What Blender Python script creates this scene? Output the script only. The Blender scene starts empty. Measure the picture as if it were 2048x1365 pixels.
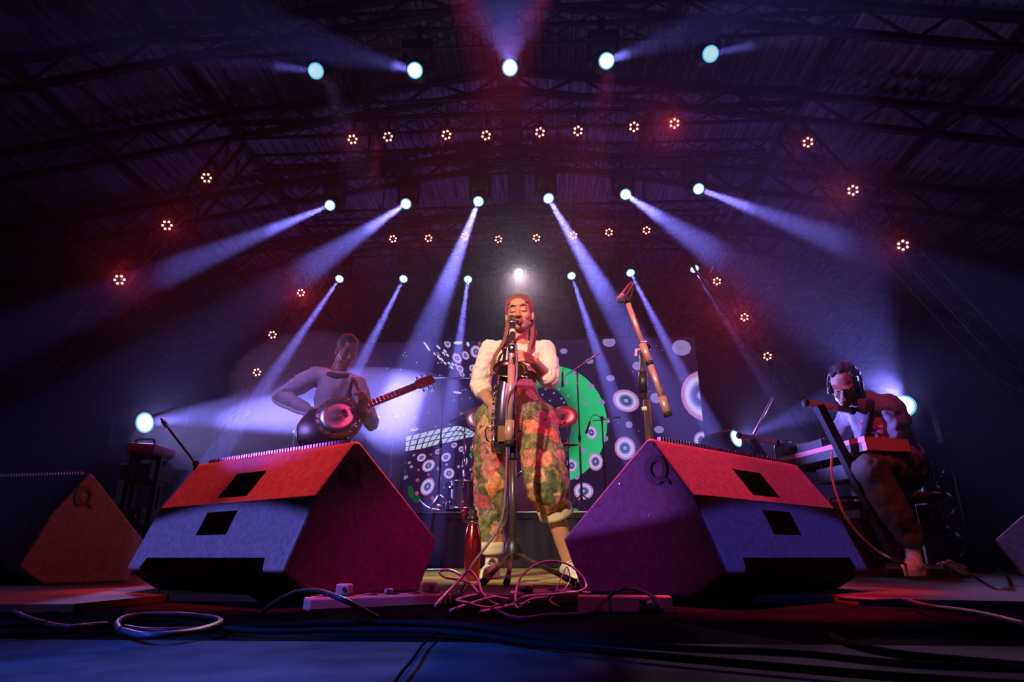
import bpy, bmesh, math, random
import numpy as np
from mathutils import Vector, Matrix, Euler
random.seed(7)
PI = math.pi
D = bpy.data
SC = bpy.context.scene
COL = SC.collection
# ------------------------------------------------------------------ camera, world, exposure
CAM_H, FPX, PITCH, YAW = 0.105, 1220.0, math.radians(19.5), math.radians(3.0)
cam_data = D.cameras.new('camera')
cam_data.sensor_width = 36.0
cam_data.lens = FPX / 2048 * 36.0
cam_data.clip_start = 0.02
cam_data.clip_end = 200
cam = D.objects.new('camera', cam_data)
COL.objects.link(cam)
cam.location = (0, 0, CAM_H)
cam.rotation_euler = (PI / 2 + PITCH, 0, YAW)
SC.camera = cam
SC.view_settings.view_transform = 'Standard'
SC.view_settings.look = 'None'
SC.view_settings.gamma = 1
SC.view_settings.use_curve_mapping = False
SC.view_settings.exposure = 0.0
world = D.worlds.new('world')
SC.world = world
world.use_nodes = True
world.node_tree.nodes['Background'].inputs[0].default_value = (0.0, 0.0, 0.0, 1)
world.node_tree.nodes['Background'].inputs[1].default_value = 0.0
try:
    SC.cycles.max_bounces = 4
    SC.cycles.diffuse_bounces = 2
    SC.cycles.glossy_bounces = 2
    SC.cycles.transmission_bounces = 4
    SC.cycles.volume_bounces = 0
    SC.cycles.transparent_max_bounces = 8
    SC.cycles.sample_clamp_indirect = 2.0
    SC.cycles.use_adaptive_sampling = True
    SC.cycles.adaptive_threshold = 0.02
    SC.cycles.caustics_reflective = False
    SC.cycles.caustics_refractive = False
except Exception:
    pass

# measuring helpers: sight lines of the photograph, met with a plane of the hall
_F = Vector((-math.sin(YAW) * math.cos(PITCH), math.cos(YAW) * math.cos(PITCH), math.sin(PITCH)))
_R = Vector((math.cos(YAW), math.sin(YAW), 0))
_U = _R.cross(_F)
_C = Vector((0, 0, CAM_H))
def _ray(px, py): return _F + _R * ((px - 1024) / FPX) - _U * ((py - 682.5) / FPX)
def atY(px, py, y):
    d = _ray(px, py); return _C + d * (y / d.y)
def atZ(px, py, z):
    d = _ray(px, py); return _C + d * ((z - CAM_H) / d.z)

def light(name, kind, loc, color, energy, aim=None, size=0.05, angle=None, blend=0.2, parent=None, sx=None, sy=None):
    l = D.lights.new(name, kind)
    l.color = color; l.energy = energy
    if kind == 'SPOT':
        l.spot_size = math.radians(angle); l.spot_blend = blend; l.shadow_soft_size = size
    elif kind == 'POINT':
        l.shadow_soft_size = size
    elif kind == 'AREA':
        l.shape = 'RECTANGLE'; l.size = sx or size; l.size_y = sy or size
    o = D.objects.new(name, l); COL.objects.link(o)
    o.location = loc
    if aim is not None:
        o.rotation_euler = (Vector(aim) - Vector(loc)).to_track_quat('-Z', 'Y').to_euler()
    return o

# ------------------------------------------------------------------ the big lamps of the room and added unseen spots
RED = (1.0, 0.035, 0.045)
BLUE = (0.16, 0.13, 1.0)
BEAM = (0.23, 0.20, 1.0)
STAGE_X = -0.48
# front of house wash on the singer, warm, with a pink one from the other side
light('front_spot', 'SPOT', (-2.2, -4.0, 4.2), (1.0, 0.70, 0.46), 3900, aim=(-0.1, 3.5, 0.74), size=0.08, angle=14.5, blend=0.3)
light('front_spot_pink', 'SPOT', (2.6, -3.5, 4.0), (1.0, 0.12, 0.32), 1700, aim=(-0.05, 3.5, 1.10), size=0.08, angle=10, blend=0.4)
# red spots from the truss straight over the stage front, one for each wedge
light('red_wash', 'SPOT', (0.26, 3.98, 5.2), RED, 13500, aim=(-0.70, 2.08, 0.44), size=0.05, angle=8, blend=0.8)
light('red_wash', 'SPOT', (0.26, 3.98, 5.2), RED, 7500, aim=(-1.18, 2.34, 0.44), size=0.05, angle=7, blend=0.8)
light('red_wash', 'SPOT', (-0.90, 3.80, 5.2), (1.0, 0.03, 0.10), 12500, aim=(0.44, 1.98, 0.42), size=0.05, angle=9, blend=0.8)
light('red_wash', 'SPOT', (-0.90, 3.80, 5.2), (1.0, 0.03, 0.16), 7500, aim=(0.82, 2.42, 0.46), size=0.05, angle=7, blend=0.8)
# added unseen side spots that catch the ends of the two wedges
light('side_red', 'SPOT', (2.6, 2.6, 1.7), (1.0, 0.0, 0.24), 150, aim=(-0.42, 2.05, 0.12), size=0.08, angle=9, blend=0.7)
light('side_magenta', 'SPOT', (-2.9, 2.4, 3.0), (0.8, 0.0, 0.75), 180, aim=(0.3, 2.2, 0.2), size=0.08, angle=12, blend=0.7)
light('side_purple', 'SPOT', (-2.7, 2.2, 0.92), (0.45, 0.12, 1.0), 240, aim=(0.3, 2.15, 0.3), size=0.03, angle=14, blend=0.5)
# added unseen spots: pink on cables and power strips, blue on the stage lip
light('pink_floor', 'SPOT', (-0.1, 0.9, 4.8), (1.0, 0.08, 0.42), 620, aim=(-0.15, 1.60, 0.0), size=0.06, angle=13, blend=0.5)
light('lip_blue', 'SPOT', (-1.9, -1.2, 2.0), (0.01, 0.13, 1.0), 4000, aim=(-0.45, 0.74, 0.0), size=0.06, angle=16, blend=0.9)
# purple spots added unseen behind the screen to light up the roof
for ux, e in ((-5.5, 70), (-1.9, 190), (1.2, 190), (4.6, 80)):
    light('roof_fill', 'SPOT', (ux, 11.2, 0.4), (0.35, 0.14, 1.0), e, aim=(ux * 0.7 - 0.1, 9.0, 8.0), size=0.2, angle=110, blend=1.0)

# ------------------------------------------------------------------ materials
def mat(name, color, rough=0.6, metal=0.0, vary=0.0, scale=20.0, bump=0.0, bscale=60.0, spec=0.5, coat=0.0):
    m = D.materials.new(name); m.use_nodes = True
    nt = m.node_tree; b = nt.nodes['Principled BSDF']
    b.inputs['Base Color'].default_value = (*color, 1)
    b.inputs['Roughness'].default_value = rough
    b.inputs['Metallic'].default_value = metal
    b.inputs['Specular IOR Level'].default_value = spec
    if coat: b.inputs['Coat Weight'].default_value = coat
    tc = None
    if vary or bump:
        tc = nt.nodes.new('ShaderNodeTexCoord')
    if vary:
        n = nt.nodes.new('ShaderNodeTexNoise'); n.inputs['Scale'].default_value = scale; n.inputs['Detail'].default_value = 6
        nt.links.new(tc.outputs['Object'], n.inputs['Vector'])
        r = nt.nodes.new('ShaderNodeValToRGB')
        r.color_ramp.elements[0].position = 0.3; r.color_ramp.elements[1].position = 0.7
        r.color_ramp.elements[0].color = (*[c * (1 - vary) for c in color], 1)
        r.color_ramp.elements[1].color = (*[min(1, c * (1 + vary)) for c in color], 1)
        nt.links.new(n.outputs['Fac'], r.inputs['Fac']); nt.links.new(r.outputs['Color'], b.inputs['Base Color'])
    if bump:
        n2 = nt.nodes.new('ShaderNodeTexNoise'); n2.inputs['Scale'].default_value = bscale; n2.inputs['Detail'].default_value = 4
        nt.links.new(tc.outputs['Object'], n2.inputs['Vector'])
        bp = nt.nodes.new('ShaderNodeBump'); bp.inputs['Strength'].default_value = bump; bp.inputs['Distance'].default_value = 0.01
        nt.links.new(n2.outputs['Fac'], bp.inputs['Height']); nt.links.new(bp.outputs['Normal'], b.inputs['Normal'])
    return m
def emit(name, color, strength, sampled=False):
    m = D.materials.new(name); m.use_nodes = True
    nt = m.node_tree; nt.nodes.remove(nt.nodes['Principled BSDF'])
    e = nt.nodes.new('ShaderNodeEmission'); e.inputs[0].default_value = (*color, 1); e.inputs[1].default_value = strength
    nt.links.new(e.outputs[0], nt.nodes['Material Output'].inputs['Surface'])
    if not sampled:
        m.cycles.emission_sampling = 'NONE'
    return m
M = {}
M['black_metal'] = mat('black_metal', (0.012, 0.012, 0.014), 0.45, 0.3)
M['black_paint'] = mat('black_paint', (0.02, 0.02, 0.022), 0.5, vary=0.2)
M['black_plastic'] = mat('black_plastic', (0.015, 0.015, 0.016), 0.4)
M['truss'] = mat('truss_metal', (0.05, 0.05, 0.055), 0.5, 0.6)
M['chrome'] = mat('chrome', (0.75, 0.75, 0.78), 0.18, 1.0)
M['steel'] = mat('steel', (0.35, 0.35, 0.37), 0.35, 1.0)
M['rubber'] = mat('rubber', (0.01, 0.01, 0.01), 0.7)

# ------------------------------------------------------------------ mesh helpers
class MB:
    """collects shapes, then links them as ONE mesh object"""
    def __init__(s): s.v = []; s.f = []; s.sm = []; s.attr = []
    def add(s, vs, fs, smooth=False, attr=None):
        o = len(s.v); s.v += [Vector(p) for p in vs]; s.f += [tuple(i + o for i in f) for f in fs]; s.sm += [smooth] * len(fs)
        s.attr += list(attr) if attr is not None else [0.0] * len(vs)
        return s
    def box(s, c, size, rot=None, bev=0.0):
        hx, hy, hz = [a / 2 for a in size]
        if bev <= 0:
            vs = [Vector((x, y, z)) for x in (-hx, hx) for y in (-hy, hy) for z in (-hz, hz)]
            fs = [(0, 1, 3, 2), (4, 6, 7, 5), (0, 4, 5, 1), (2, 3, 7, 6), (0, 2, 6, 4), (1, 5, 7, 3)]
        else:
            bm = bmesh.new(); bmesh.ops.create_cube(bm, size=1)
            for v in bm.verts: v.co = Vector((v.co.x * size[0], v.co.y * size[1], v.co.z * size[2]))
            bmesh.ops.bevel(bm, geom=bm.edges[:], offset=bev, segments=2, affect='EDGES', profile=0.5)
            vs = [v.co.copy() for v in bm.verts]; bm.verts.index_update()
            fs = [tuple(v.index for v in f.verts) for f in bm.faces]; bm.free()
        R_ = rot.to_3x3() if isinstance(rot, Matrix) else (Euler(rot).to_matrix() if rot is not None else Matrix.Identity(3))
        return s.add([R_ @ v + Vector(c) for v in vs], fs)
    def bar(s, a, b, w, h, up=(0, 0, 1), bev=0.0):
        a, b = Vector(a), Vector(b); d = (b - a); L = d.length; d.normalize()
        u = Vector(up); x = d.cross(u)
        if x.length < 1e-4: x = d.cross(Vector((1, 0, 0)))
        x.normalize(); u = x.cross(d)
        R_ = Matrix((x, d, u)).transposed()
        return s.box((a + b) / 2, (w, L, h), rot=R_.to_4x4(), bev=bev)
    def tube(s, pts, r, n=8, cap=True, closed=False):
        pts = [Vector(p) for p in pts]; k = len(pts)
        rs = list(r) if hasattr(r, '__len__') else [r] * k
        vs = []; fs = []
        prev = None
        for i in range(k):
            if closed: t = pts[(i + 1) % k] - pts[i - 1]
            else: t = pts[min(i + 1, k - 1)] - pts[max(i - 1, 0)]
            if t.length < 1e-9: t = Vector((0, 0, 1))
            t.normalize()
            if prev is None:
                x = t.cross(Vector((0, 0, 1)))
                if x.length < 1e-3: x = t.cross(Vector((1, 0, 0)))
                x.normalize()
            else:
                x = prev - t * prev.dot(t)
                if x.length < 1e-6: x = t.cross(Vector((0.3, 1, 0.2)))
                x.normalize()
            prev = x; y = t.cross(x)
            for j in range(n):
                a = 2 * PI * j / n
                vs.append(pts[i] + (x * math.cos(a) + y * math.sin(a)) * rs[i])
        m = k if closed else k - 1
        for i in range(m):
            for j in range(n):
                i2 = (i + 1) % k
                fs.append((i * n + j, i * n + (j + 1) % n, i2 * n + (j + 1) % n, i2 * n + j))
        s.add(vs, fs, True)
        if cap and not closed:
            o = len(s.v) - len(vs)
            s.f += [tuple(o + j for j in reversed(range(n))), tuple(o + (k - 1) * n + j for j in range(n))]; s.sm += [False, False]
        return s
    def lathe(s, prof, n=16, axis=((0, 0, 0), (0, 0, 1)), cap=True):
        """prof: (radius, height) pairs along the axis"""
        o = Vector(axis[0]); z = Vector(axis[1]).normalized()
        x = z.cross(Vector((0, 0, 1)))
        if x.length < 1e-3: x = Vector((1, 0, 0))
        x.normalize(); y = z.cross(x)
        vs = []; fs = []
        for r, h in prof:
            for j in range(n):
                a = 2 * PI * j / n
                vs.append(o + z * h + (x * math.cos(a) + y * math.sin(a)) * r)
        for i in range(len(prof) - 1):
            for j in range(n):
                fs.append((i * n + j, i * n + (j + 1) % n, (i + 1) * n + (j + 1) % n, (i + 1) * n + j))
        s.add(vs, fs, True)
        if cap:
            k = len(s.v) - len(vs)
            s.f += [tuple(k + j for j in reversed(range(n))), tuple(k + (len(prof) - 1) * n + j for j in range(n))]; s.sm += [False, False]
        return s
    def ball(s, c, r, n=12, m=8, rot=None):
        r = r if hasattr(r, '__len__') else (r, r, r)
        vs = []; fs = []
        R_ = Euler(rot).to_matrix() if rot is not None else Matrix.Identity(3)
        vs.append((0, 0, 1))
        for i in range(1, m):
            t = PI * i / m
            for j in range(n):
                a = 2 * PI * j / n; vs.append((math.sin(t) * math.cos(a), math.sin(t) * math.sin(a), math.cos(t)))
        vs.append((0, 0, -1))
        for j in range(n): fs.append((0, 1 + j, 1 + (j + 1) % n))
        for i in range(m - 2):
            for j in range(n):
                a = 1 + i * n + j; b = 1 + i * n + (j + 1) % n
                fs.append((a, a + n, b + n, b))
        l = len(vs) - 1
        for j in range(n): fs.append((l, 1 + (m - 2) * n + (j + 1) % n, 1 + (m - 2) * n + j))
        return s.add([R_ @ Vector((p[0] * r[0], p[1] * r[1], p[2] * r[2])) + Vector(c) for p in vs], fs, True)
    def prism(s, poly, a, b):
        """poly: list of 3D points (planar), extruded by moving from offset a to offset b (vectors)"""
        n = len(poly); A = [Vector(p) + Vector(a) for p in poly]; B = [Vector(p) + Vector(b) for p in poly]
        fs = [tuple(range(n)), tuple(reversed(range(n, 2 * n)))] + [(i, i + n, (i + 1) % n + n, (i + 1) % n) for i in range(n)]
        return s.add(A + B, fs)
    def data(s, name, m):
        me = D.meshes.new(name); me.from_pydata([tuple(v) for v in s.v], [], s.f)
        me.polygons.foreach_set('use_smooth', s.sm)
        if any(s.attr):
            at = me.attributes.new('ring', 'FLOAT', 'POINT'); at.data.foreach_set('value', s.attr)
        if m is not None: me.materials.append(m)
        bm = bmesh.new(); bm.from_mesh(me); bmesh.ops.recalc_face_normals(bm, faces=bm.faces[:]); bm.to_mesh(me); bm.free()
        me.update(); return me
    def build(s, name, m, parent=None, world=False):
        if world and parent is not None:
            inv = root_matrix(parent).inverted(); s.v = [inv @ v for v in s.v]
        o = D.objects.new(name, s.data(name, m)); COL.objects.link(o)
        if parent is not None: o.parent = parent
        return o
def root_matrix(o):
    mt = Matrix.LocRotScale(o.location, o.rotation_euler, o.scale)
    return root_matrix(o.parent) @ mt if o.parent else mt
def empty(name, loc=(0, 0, 0), rz=0.0):
    o = D.objects.new(name, None); COL.objects.link(o); o.location = loc; o.rotation_euler = (0, 0, rz); o.empty_display_size = 0.1
    return o
def tag(o, label=None, cat=None, group=None, kind=None):
    if label: o['label'] = label
    if cat: o['category'] = cat
    if group: o['group'] = group
    if kind: o['kind'] = kind
    return o
def kids(o): return [c for c in D.objects if c.parent == o]
_KIDS = {}
def copy_tree(o, parent=None, tree=None):
    tree = tree if tree is not None else {}
    if not tree:
        for c in D.objects:
            if c.parent: tree.setdefault(c.parent.name, []).append(c)
    c = o.copy(); COL.objects.link(c)
    if parent is not None: c.parent = parent
    for ch in tree.get(o.name, []): copy_tree(ch, c, tree)
    return c
def smooth_path(pts, k=6, closed=False):
    """Catmull-Rom through pts"""
    P = [Vector(p) for p in pts]; out = []
    n = len(P)
    for i in range(n if closed else n - 1):
        p0 = P[(i - 1) % n] if closed or i > 0 else P[0] * 2 - P[1]
        p1 = P[i]; p2 = P[(i + 1) % n]
        p3 = P[(i + 2) % n] if closed or i + 2 < n else P[-1] * 2 - P[-2]
        for j in range(k):
            t = j / k
            out.append(0.5 * ((2 * p1) + (p2 - p0) * t + (2 * p0 - 5 * p1 + 4 * p2 - p3) * t * t + (3 * p1 - p0 - 3 * p2 + p3) * t ** 3))
    if not closed: out.append(P[-1])
    return out
# ------------------------------------------------------------------ the hall
def wood_deck(name='plywood_deck', c0=(0.22, 0.25, 0.06, 1), c1=(0.62, 0.72, 0.18, 1)):
    m = D.materials.new(name); m.use_nodes = True
    nt = m.node_tree; b = nt.nodes['Principled BSDF']
    tc = nt.nodes.new('ShaderNodeTexCoord'); mp = nt.nodes.new('ShaderNodeMapping'); mp.inputs['Scale'].default_value = (1.0, 9.0, 1.0)
    n = nt.nodes.new('ShaderNodeTexNoise'); n.inputs['Scale'].default_value = 5; n.inputs['Detail'].default_value = 8; n.inputs['Distortion'].default_value = 0.6
    nt.links.new(tc.outputs['Object'], mp.inputs['Vector']); nt.links.new(mp.outputs['Vector'], n.inputs['Vector'])
    n2 = nt.nodes.new('ShaderNodeTexNoise'); n2.inputs['Scale'].default_value = 2.3; n2.inputs['Detail'].default_value = 6
    nt.links.new(tc.outputs['Object'], n2.inputs['Vector'])
    r = nt.nodes.new('ShaderNodeValToRGB')
    r.color_ramp.elements[0].position = 0.3; r.color_ramp.elements[0].color = c0
    r.color_ramp.elements[1].position = 0.75; r.color_ramp.elements[1].color = c1
    nt.links.new(n.outputs['Fac'], r.inputs['Fac'])
    mx = nt.nodes.new('ShaderNodeMixRGB'); mx.blend_type = 'MULTIPLY'; mx.inputs[0].default_value = 0.7
    r2 = nt.nodes.new('ShaderNodeValToRGB'); r2.color_ramp.elements[0].position = 0.35; r2.color_ramp.elements[0].color = (0.35, 0.33, 0.3, 1); r2.color_ramp.elements[1].position = 0.6
    nt.links.new(n2.outputs['Fac'], r2.inputs['Fac'])
    nt.links.new(r.outputs['Color'], mx.inputs[1]); nt.links.new(r2.outputs['Color'], mx.inputs[2])
    nt.links.new(mx.outputs[0], b.inputs['Base Color'])
    b.inputs['Roughness'].default_value = 0.7; b.inputs['Specular IOR Level'].default_value = 0.08
    bp = nt.nodes.new('ShaderNodeBump'); bp.inputs['Strength'].default_value = 0.15; bp.inputs['Distance'].default_value = 0.004
    nt.links.new(n.outputs['Fac'], bp.inputs['Height']); nt.links.new(bp.outputs['Normal'], b.inputs['Normal'])
    return m
M['deck'] = wood_deck()
M['deck_dimmed'] = wood_deck('plywood_dimmed', (0.025, 0.016, 0.008, 1), (0.055, 0.036, 0.020, 1))  # colour darkened to take back spill light on these sheets
M['black_floor'] = mat('black_floor', (0.0032, 0.003, 0.0032), 0.95, vary=0.5, scale=3.0, bump=0.25, bscale=14, spec=0.0)
M['lip'] = mat('stage_lip_vinyl', (0.018, 0.018, 0.02), 0.8, vary=0.6, scale=5.0, bump=0.4, bscale=9, spec=0.0)
M['dark_wall'] = mat('dark_wall', (0.03, 0.028, 0.035), 0.9, vary=0.2, scale=2)
def roof_mat():
    m = mat('roof_metal', (0.30, 0.29, 0.31), 0.55, 0.2)
    nt = m.node_tree; b = nt.nodes['Principled BSDF']
    oi = nt.nodes.new('ShaderNodeObjectInfo'); tc = nt.nodes.new('ShaderNodeTexCoord')
    mp = nt.nodes.new('ShaderNodeMapping'); mp.inputs['Scale'].default_value = (6, 0.35, 1)
    n = nt.nodes.new('ShaderNodeTexNoise'); n.inputs['Scale'].default_value = 2.5; n.inputs['Detail'].default_value = 5
    va = nt.nodes.new('ShaderNodeVectorMath'); nt.links.new(tc.outputs['Object'], va.inputs[0])
    cmb = nt.nodes.new('ShaderNodeCombineXYZ'); ml = nt.nodes.new('ShaderNodeMath'); ml.operation = 'MULTIPLY'; ml.inputs[1].default_value = 50
    nt.links.new(oi.outputs['Random'], ml.inputs[0]); nt.links.new(ml.outputs[0], cmb.inputs[0]); nt.links.new(ml.outputs[0], cmb.inputs[1])
    nt.links.new(cmb.outputs[0], va.inputs[1]); nt.links.new(va.outputs[0], mp.inputs['Vector']); nt.links.new(mp.outputs[0], n.inputs['Vector'])
    r = nt.nodes.new('ShaderNodeValToRGB'); r.color_ramp.elements[0].position = 0.36; r.color_ramp.elements[1].position = 0.66
    r.color_ramp.elements[0].color = (0.10, 0.085, 0.09, 1); r.color_ramp.elements[1].color = (0.36, 0.35, 0.37, 1)
    nt.links.new(n.outputs['Fac'], r.inputs['Fac']); nt.links.new(r.outputs[0], b.inputs['Base Color'])
    return m
M['roof'] = roof_mat()

fl = MB().box((STAGE_X, 10, -0.045), (40, 21.5, 0.05)).build('floor', M['black_floor']); fl['kind'] = 'structure'
lp = MB().box((STAGE_X, 0.62, -0.019), (9, 0.78, 0.006), bev=0.002).build('trim_2', M['lip']); lp['kind'] = 'structure'
# plywood sheets screwed down on the stage floor, each its own board
DECK_FRONT = lambda x: 1.74 - 0.12 * abs(x + 0.1)
xs = [-5.1, -2.7, -1.12, 0.84, 3.24, 5.64]
ys = [None, 2.62, 3.9, 5.34, 6.5]
k = 0
for i in range(len(xs) - 1):
    for j in range(len(ys) - 1):
        x0, x1 = xs[i] + 0.003, xs[i + 1] - 0.003
        if j == 0:
            y0a, y0b = {0: (1.2, 1.3), 1: (1.30, 1.52), 2: (1.90, 1.98), 3: (1.84, 1.10), 4: (1.10, 1.0)}[i]
        else:
            y0a = y0b = ys[j] + 0.003
        y1 = ys[j + 1] - 0.003
        zt = random.uniform(-0.0015, 0.0)
        b_ = MB().prism([(x0, y0a, 0), (x1, y0b, 0), (x1, y1, 0), (x0, y1, 0)], (0, 0, zt - 0.018), (0, 0, zt))
        o = b_.build('plywood_sheet', M['deck'] if i == 2 and j > 0 else M['deck_dimmed'], fl)  # singer's light pool put into brighter sheets, the others dimmed by colour
# walls, far away in the dark
for nm, c, sz in (('wall_left', (-12.6, 9, 3.4), (0.2, 24, 7.2)), ('wall_right', (11.6, 9, 3.4), (0.2, 24, 7.2)), ('wall_back', (STAGE_X, 20.6, 3.9), (24, 0.2, 8.2))):
    o = MB().box(c, sz).build(nm, M['dark_wall']); o['kind'] = 'structure'
# roof: low gable of ribbed metal sheets, ribs running front to back
RIDGE_Z, SLOPE = 7.45, 0.155
SHEET_W, SHEET_L, NRIB = 0.92, 2.25, 5
def sheet_mesh():
    b = MB(); p = SHEET_W / NRIB; prof = []
    for r in range(NRIB):
        o = r * p
        prof += [(o, 0), (o + p * 0.42, 0), (o + p * 0.54, 0.05), (o + p * 0.88, 0.05)]
    prof.append((SHEET_W, 0))
    vs = [(x, y, z) for x, z in prof for y in (0, SHEET_L)]
    b.add(vs, [(2 * i, 2 * i + 2, 2 * i + 3, 2 * i + 1) for i in range(len(prof) - 1)])
    return b.data('roof_sheet', M['roof'])
ceiling = empty('ceiling', (STAGE_X, 0, RIDGE_Z)); ceiling['kind'] = 'structure'
sm = sheet_mesh()
ang = math.atan(SLOPE)
for side in (-1, 1):
    for c_ in range(12):
        for r_ in range(8):
            o = D.objects.new('roof_sheet', sm); COL.objects.link(o); o.parent = ceiling
            d0 = c_ * (SHEET_W - 0.01)
            o.location = (side * d0 * math.cos(ang), 2.4 + r_ * (SHEET_L - 0.08) + (SHEET_L if side < 0 else 0), -d0 * math.sin(ang) + 0.006 * (r_ % 2) + random.uniform(0, 0.006))
            o.rotation_euler = (0, ang, 0) if side > 0 else (0, ang, PI)
ridge = MB().bar((STAGE_X, 2.2, RIDGE_Z - 0.10), (STAGE_X, 20.4, RIDGE_Z - 0.10), 0.30, 0.05).build('trim_1', M['truss']); ridge['kind'] = 'structure'
# gable roof trusses: two chords with web bars
def roof_truss(y, i):
    r = empty('roof_truss', (STAGE_X, y, RIDGE_Z)); r['kind'] = 'structure'
    W = 11.3
    for sgn in (-1, 1):
        top = lambda t: Vector((sgn * W * t, 0, -0.14 - W * t * SLOPE))
        bot = lambda t: Vector((sgn * W * t, 0, -0.50 - W * t * SLOPE * 0.97 - 0.30 * t))
        MB().bar(top(0), top(1), 0.09, 0.11).build('top_chord', M['truss'], r)
        MB().bar(bot(0), bot(1), 0.08, 0.09).build('bottom_chord', M['truss'], r)
        w = MB()
        for q in range(10):
            w.bar(top(q / 10), bot((q + .5) / 10), 0.035, 0.035); w.bar(bot((q + .5) / 10), top((q + 1) / 10), 0.035, 0.035)
        w.build('web_bars', M['truss'], r)['kind'] = 'stuff'
    return r
for i, y in enumerate((4.1, 6.02, 7.6, 9.5, 11.6, 13.8, 16.2, 18.6)):
    roof_truss(y, i)
# purlins, front to back under the sheets
for i, dx in enumerate((-8.6, -6.6, -4.5, -2.3, 2.3, 4.5, 6.6, 8.6)):
    z = RIDGE_Z - 0.07 - abs(dx) * SLOPE
    o = MB().bar((STAGE_X + dx, 2.2, z), (STAGE_X + dx, 20.4, z), 0.07, 0.10).build('purlin', M['truss']); o['kind'] = 'structure'
# haze: the machines stand upstage, so it thins out in steps towards the stage front
for hi, (yf, dens) in enumerate(((1.2, 0.0012), (4.4, 0.006), (6.1, 0.009))):
    hz = MB().box((STAGE_X, (yf + 20.3) / 2, 3.7 - 0.02 * hi), (23.0 - 0.1 * hi, 20.3 - yf, 7.3))
    hm = D.materials.new('haze'); hm.use_nodes = True
    hm.node_tree.nodes.remove(hm.node_tree.nodes['Principled BSDF'])
    vs_ = hm.node_tree.nodes.new('ShaderNodeVolumeScatter'); vs_.inputs['Density'].default_value = dens; vs_.inputs['Anisotropy'].default_value = 0.35
    vs_.inputs['Color'].default_value = (0.9, 0.9, 1, 1)
    hm.node_tree.links.new(vs_.outputs[0], hm.node_tree.nodes['Material Output'].inputs['Volume'])
    haze = hz.build('haze', hm); tag(haze, 'thin blue and purple haze hanging in the whole hall, thickest upstage', 'haze', 'haze layers', kind='stuff')
# ------------------------------------------------------------------ lighting trusses and lamps
def box_truss(y, z, x0, x1, label, w=0.29):
    r = empty('lighting_truss', ((x0 + x1) / 2, y, z)); tag(r, label, 'truss', 'lighting trusses over the stage')
    h = (x1 - x0) / 2
    for a in (-1, 1):
        for b in (-1, 1):
            MB().tube([(-h, a * w / 2, b * w / 2), (h, a * w / 2, b * w / 2)], 0.025, 6).build('chord', M['truss'], r)
    n = int((x1 - x0) / 0.45); br = MB()
    for i in range(n):
        u, v = -h + 2 * h * i / n, -h + 2 * h * (i + 1) / n
        s_ = 1 if i % 2 else -1
        for a in (-1, 1):
            br.tube([(u, a * w / 2, -s_ * w / 2), (v, a * w / 2, s_ * w / 2)], 0.011, 5, cap=False)
            br.tube([(u, -s_ * w / 2, a * w / 2), (v, s_ * w / 2, a * w / 2)], 0.011, 5, cap=False)
    br.build('lacing', M['truss'], r)['kind'] = 'stuff'
    for sx in (-2.3, 2.3):
        hx = STAGE_X + sx - (x0 + x1) / 2
        MB().bar((hx, -w / 2 - .03, w / 2 + .03), (hx, w / 2 + .03, w / 2 + .03), .05, .04).build('hanging_bracket', M['truss'], r)
        MB().tube([(hx, 0, w / 2 + .03), (hx, 0, 6.99 - z)], .012, 6).build('hoist_chain', M['truss'], r)
    return r
box_truss(5.69, 6.17, STAGE_X - 4.2, STAGE_X + 4.2, 'topmost black box truss, carrying five blue-white moving heads')
box_truss(6.87, 5.87, STAGE_X - 3.95, STAGE_X + 3.95, 'black box truss carrying the upper row of red lamps')
box_truss(8.22, 6.09, STAGE_X - 4.1, STAGE_X + 4.1, 'black box truss carrying six moving heads with long beams')
box_truss(9.28, 5.67, STAGE_X - 3.6, STAGE_X + 3.6, 'black box truss carrying the lower row of red lamps')
box_truss(10.28, 5.73, STAGE_X - 4.3, STAGE_X + 4.3, 'lowest black box truss over the screen, carrying six small moving heads')
# slanting legs of the two arches that carry the red lamps at the sides
def leg_truss(p0, p1, label):
    r = empty('arch_leg', p1); tag(r, label, 'truss', 'slanting legs of the lamp arches')
    p0, p1 = Vector(p0), Vector(p1); d = (p1 - p0).normalized(); sx = d.cross(Vector((0, 1, 0))).normalized(); w = 0.26
    off = [sx * (a * w / 2) + Vector((0, b * w / 2, 0)) for a in (-1, 1) for b in (-1, 1)]
    for o_ in off: MB().tube([p0 + o_, p1 + o_], 0.022, 6).build('chord', M['truss'], r, True)
    br = MB(); L = (p1 - p0).length; n = int(L / 0.42)
    for i in range(n):
        u, v = p0 + d * (L * i / n), p0 + d * (L * (i + 1) / n)
        for a, b in ((0, 1), (2, 3), (0, 2), (1, 3)):
            if i % 2: a, b = b, a
            br.tube([u + off[a], v + off[b]], 0.010, 5, cap=False)
    br.build('lacing', M['truss'], r, True)['kind'] = 'stuff'
leg_truss((-4.18, 6.98, 5.55), (-7.46, 6.98, 0.0), 'slanting black truss leg with three red lamps beside the dark wall beyond the bassist')
leg_truss((3.35, 6.98, 5.55), (6.54, 6.98, 0.0), 'slanting black truss leg with three red lamps high above the keyboard player')
leg_truss((-3.85, 9.60, 5.2), (-5.93, 9.60, 0.0), 'thin slanting truss leg with red lamps behind the bassist')
leg_truss((2.63, 9.60, 5.2), (5.17, 9.60, 0.0), 'thin slanting truss leg with red lamps between screen and keyboard player')

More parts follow.
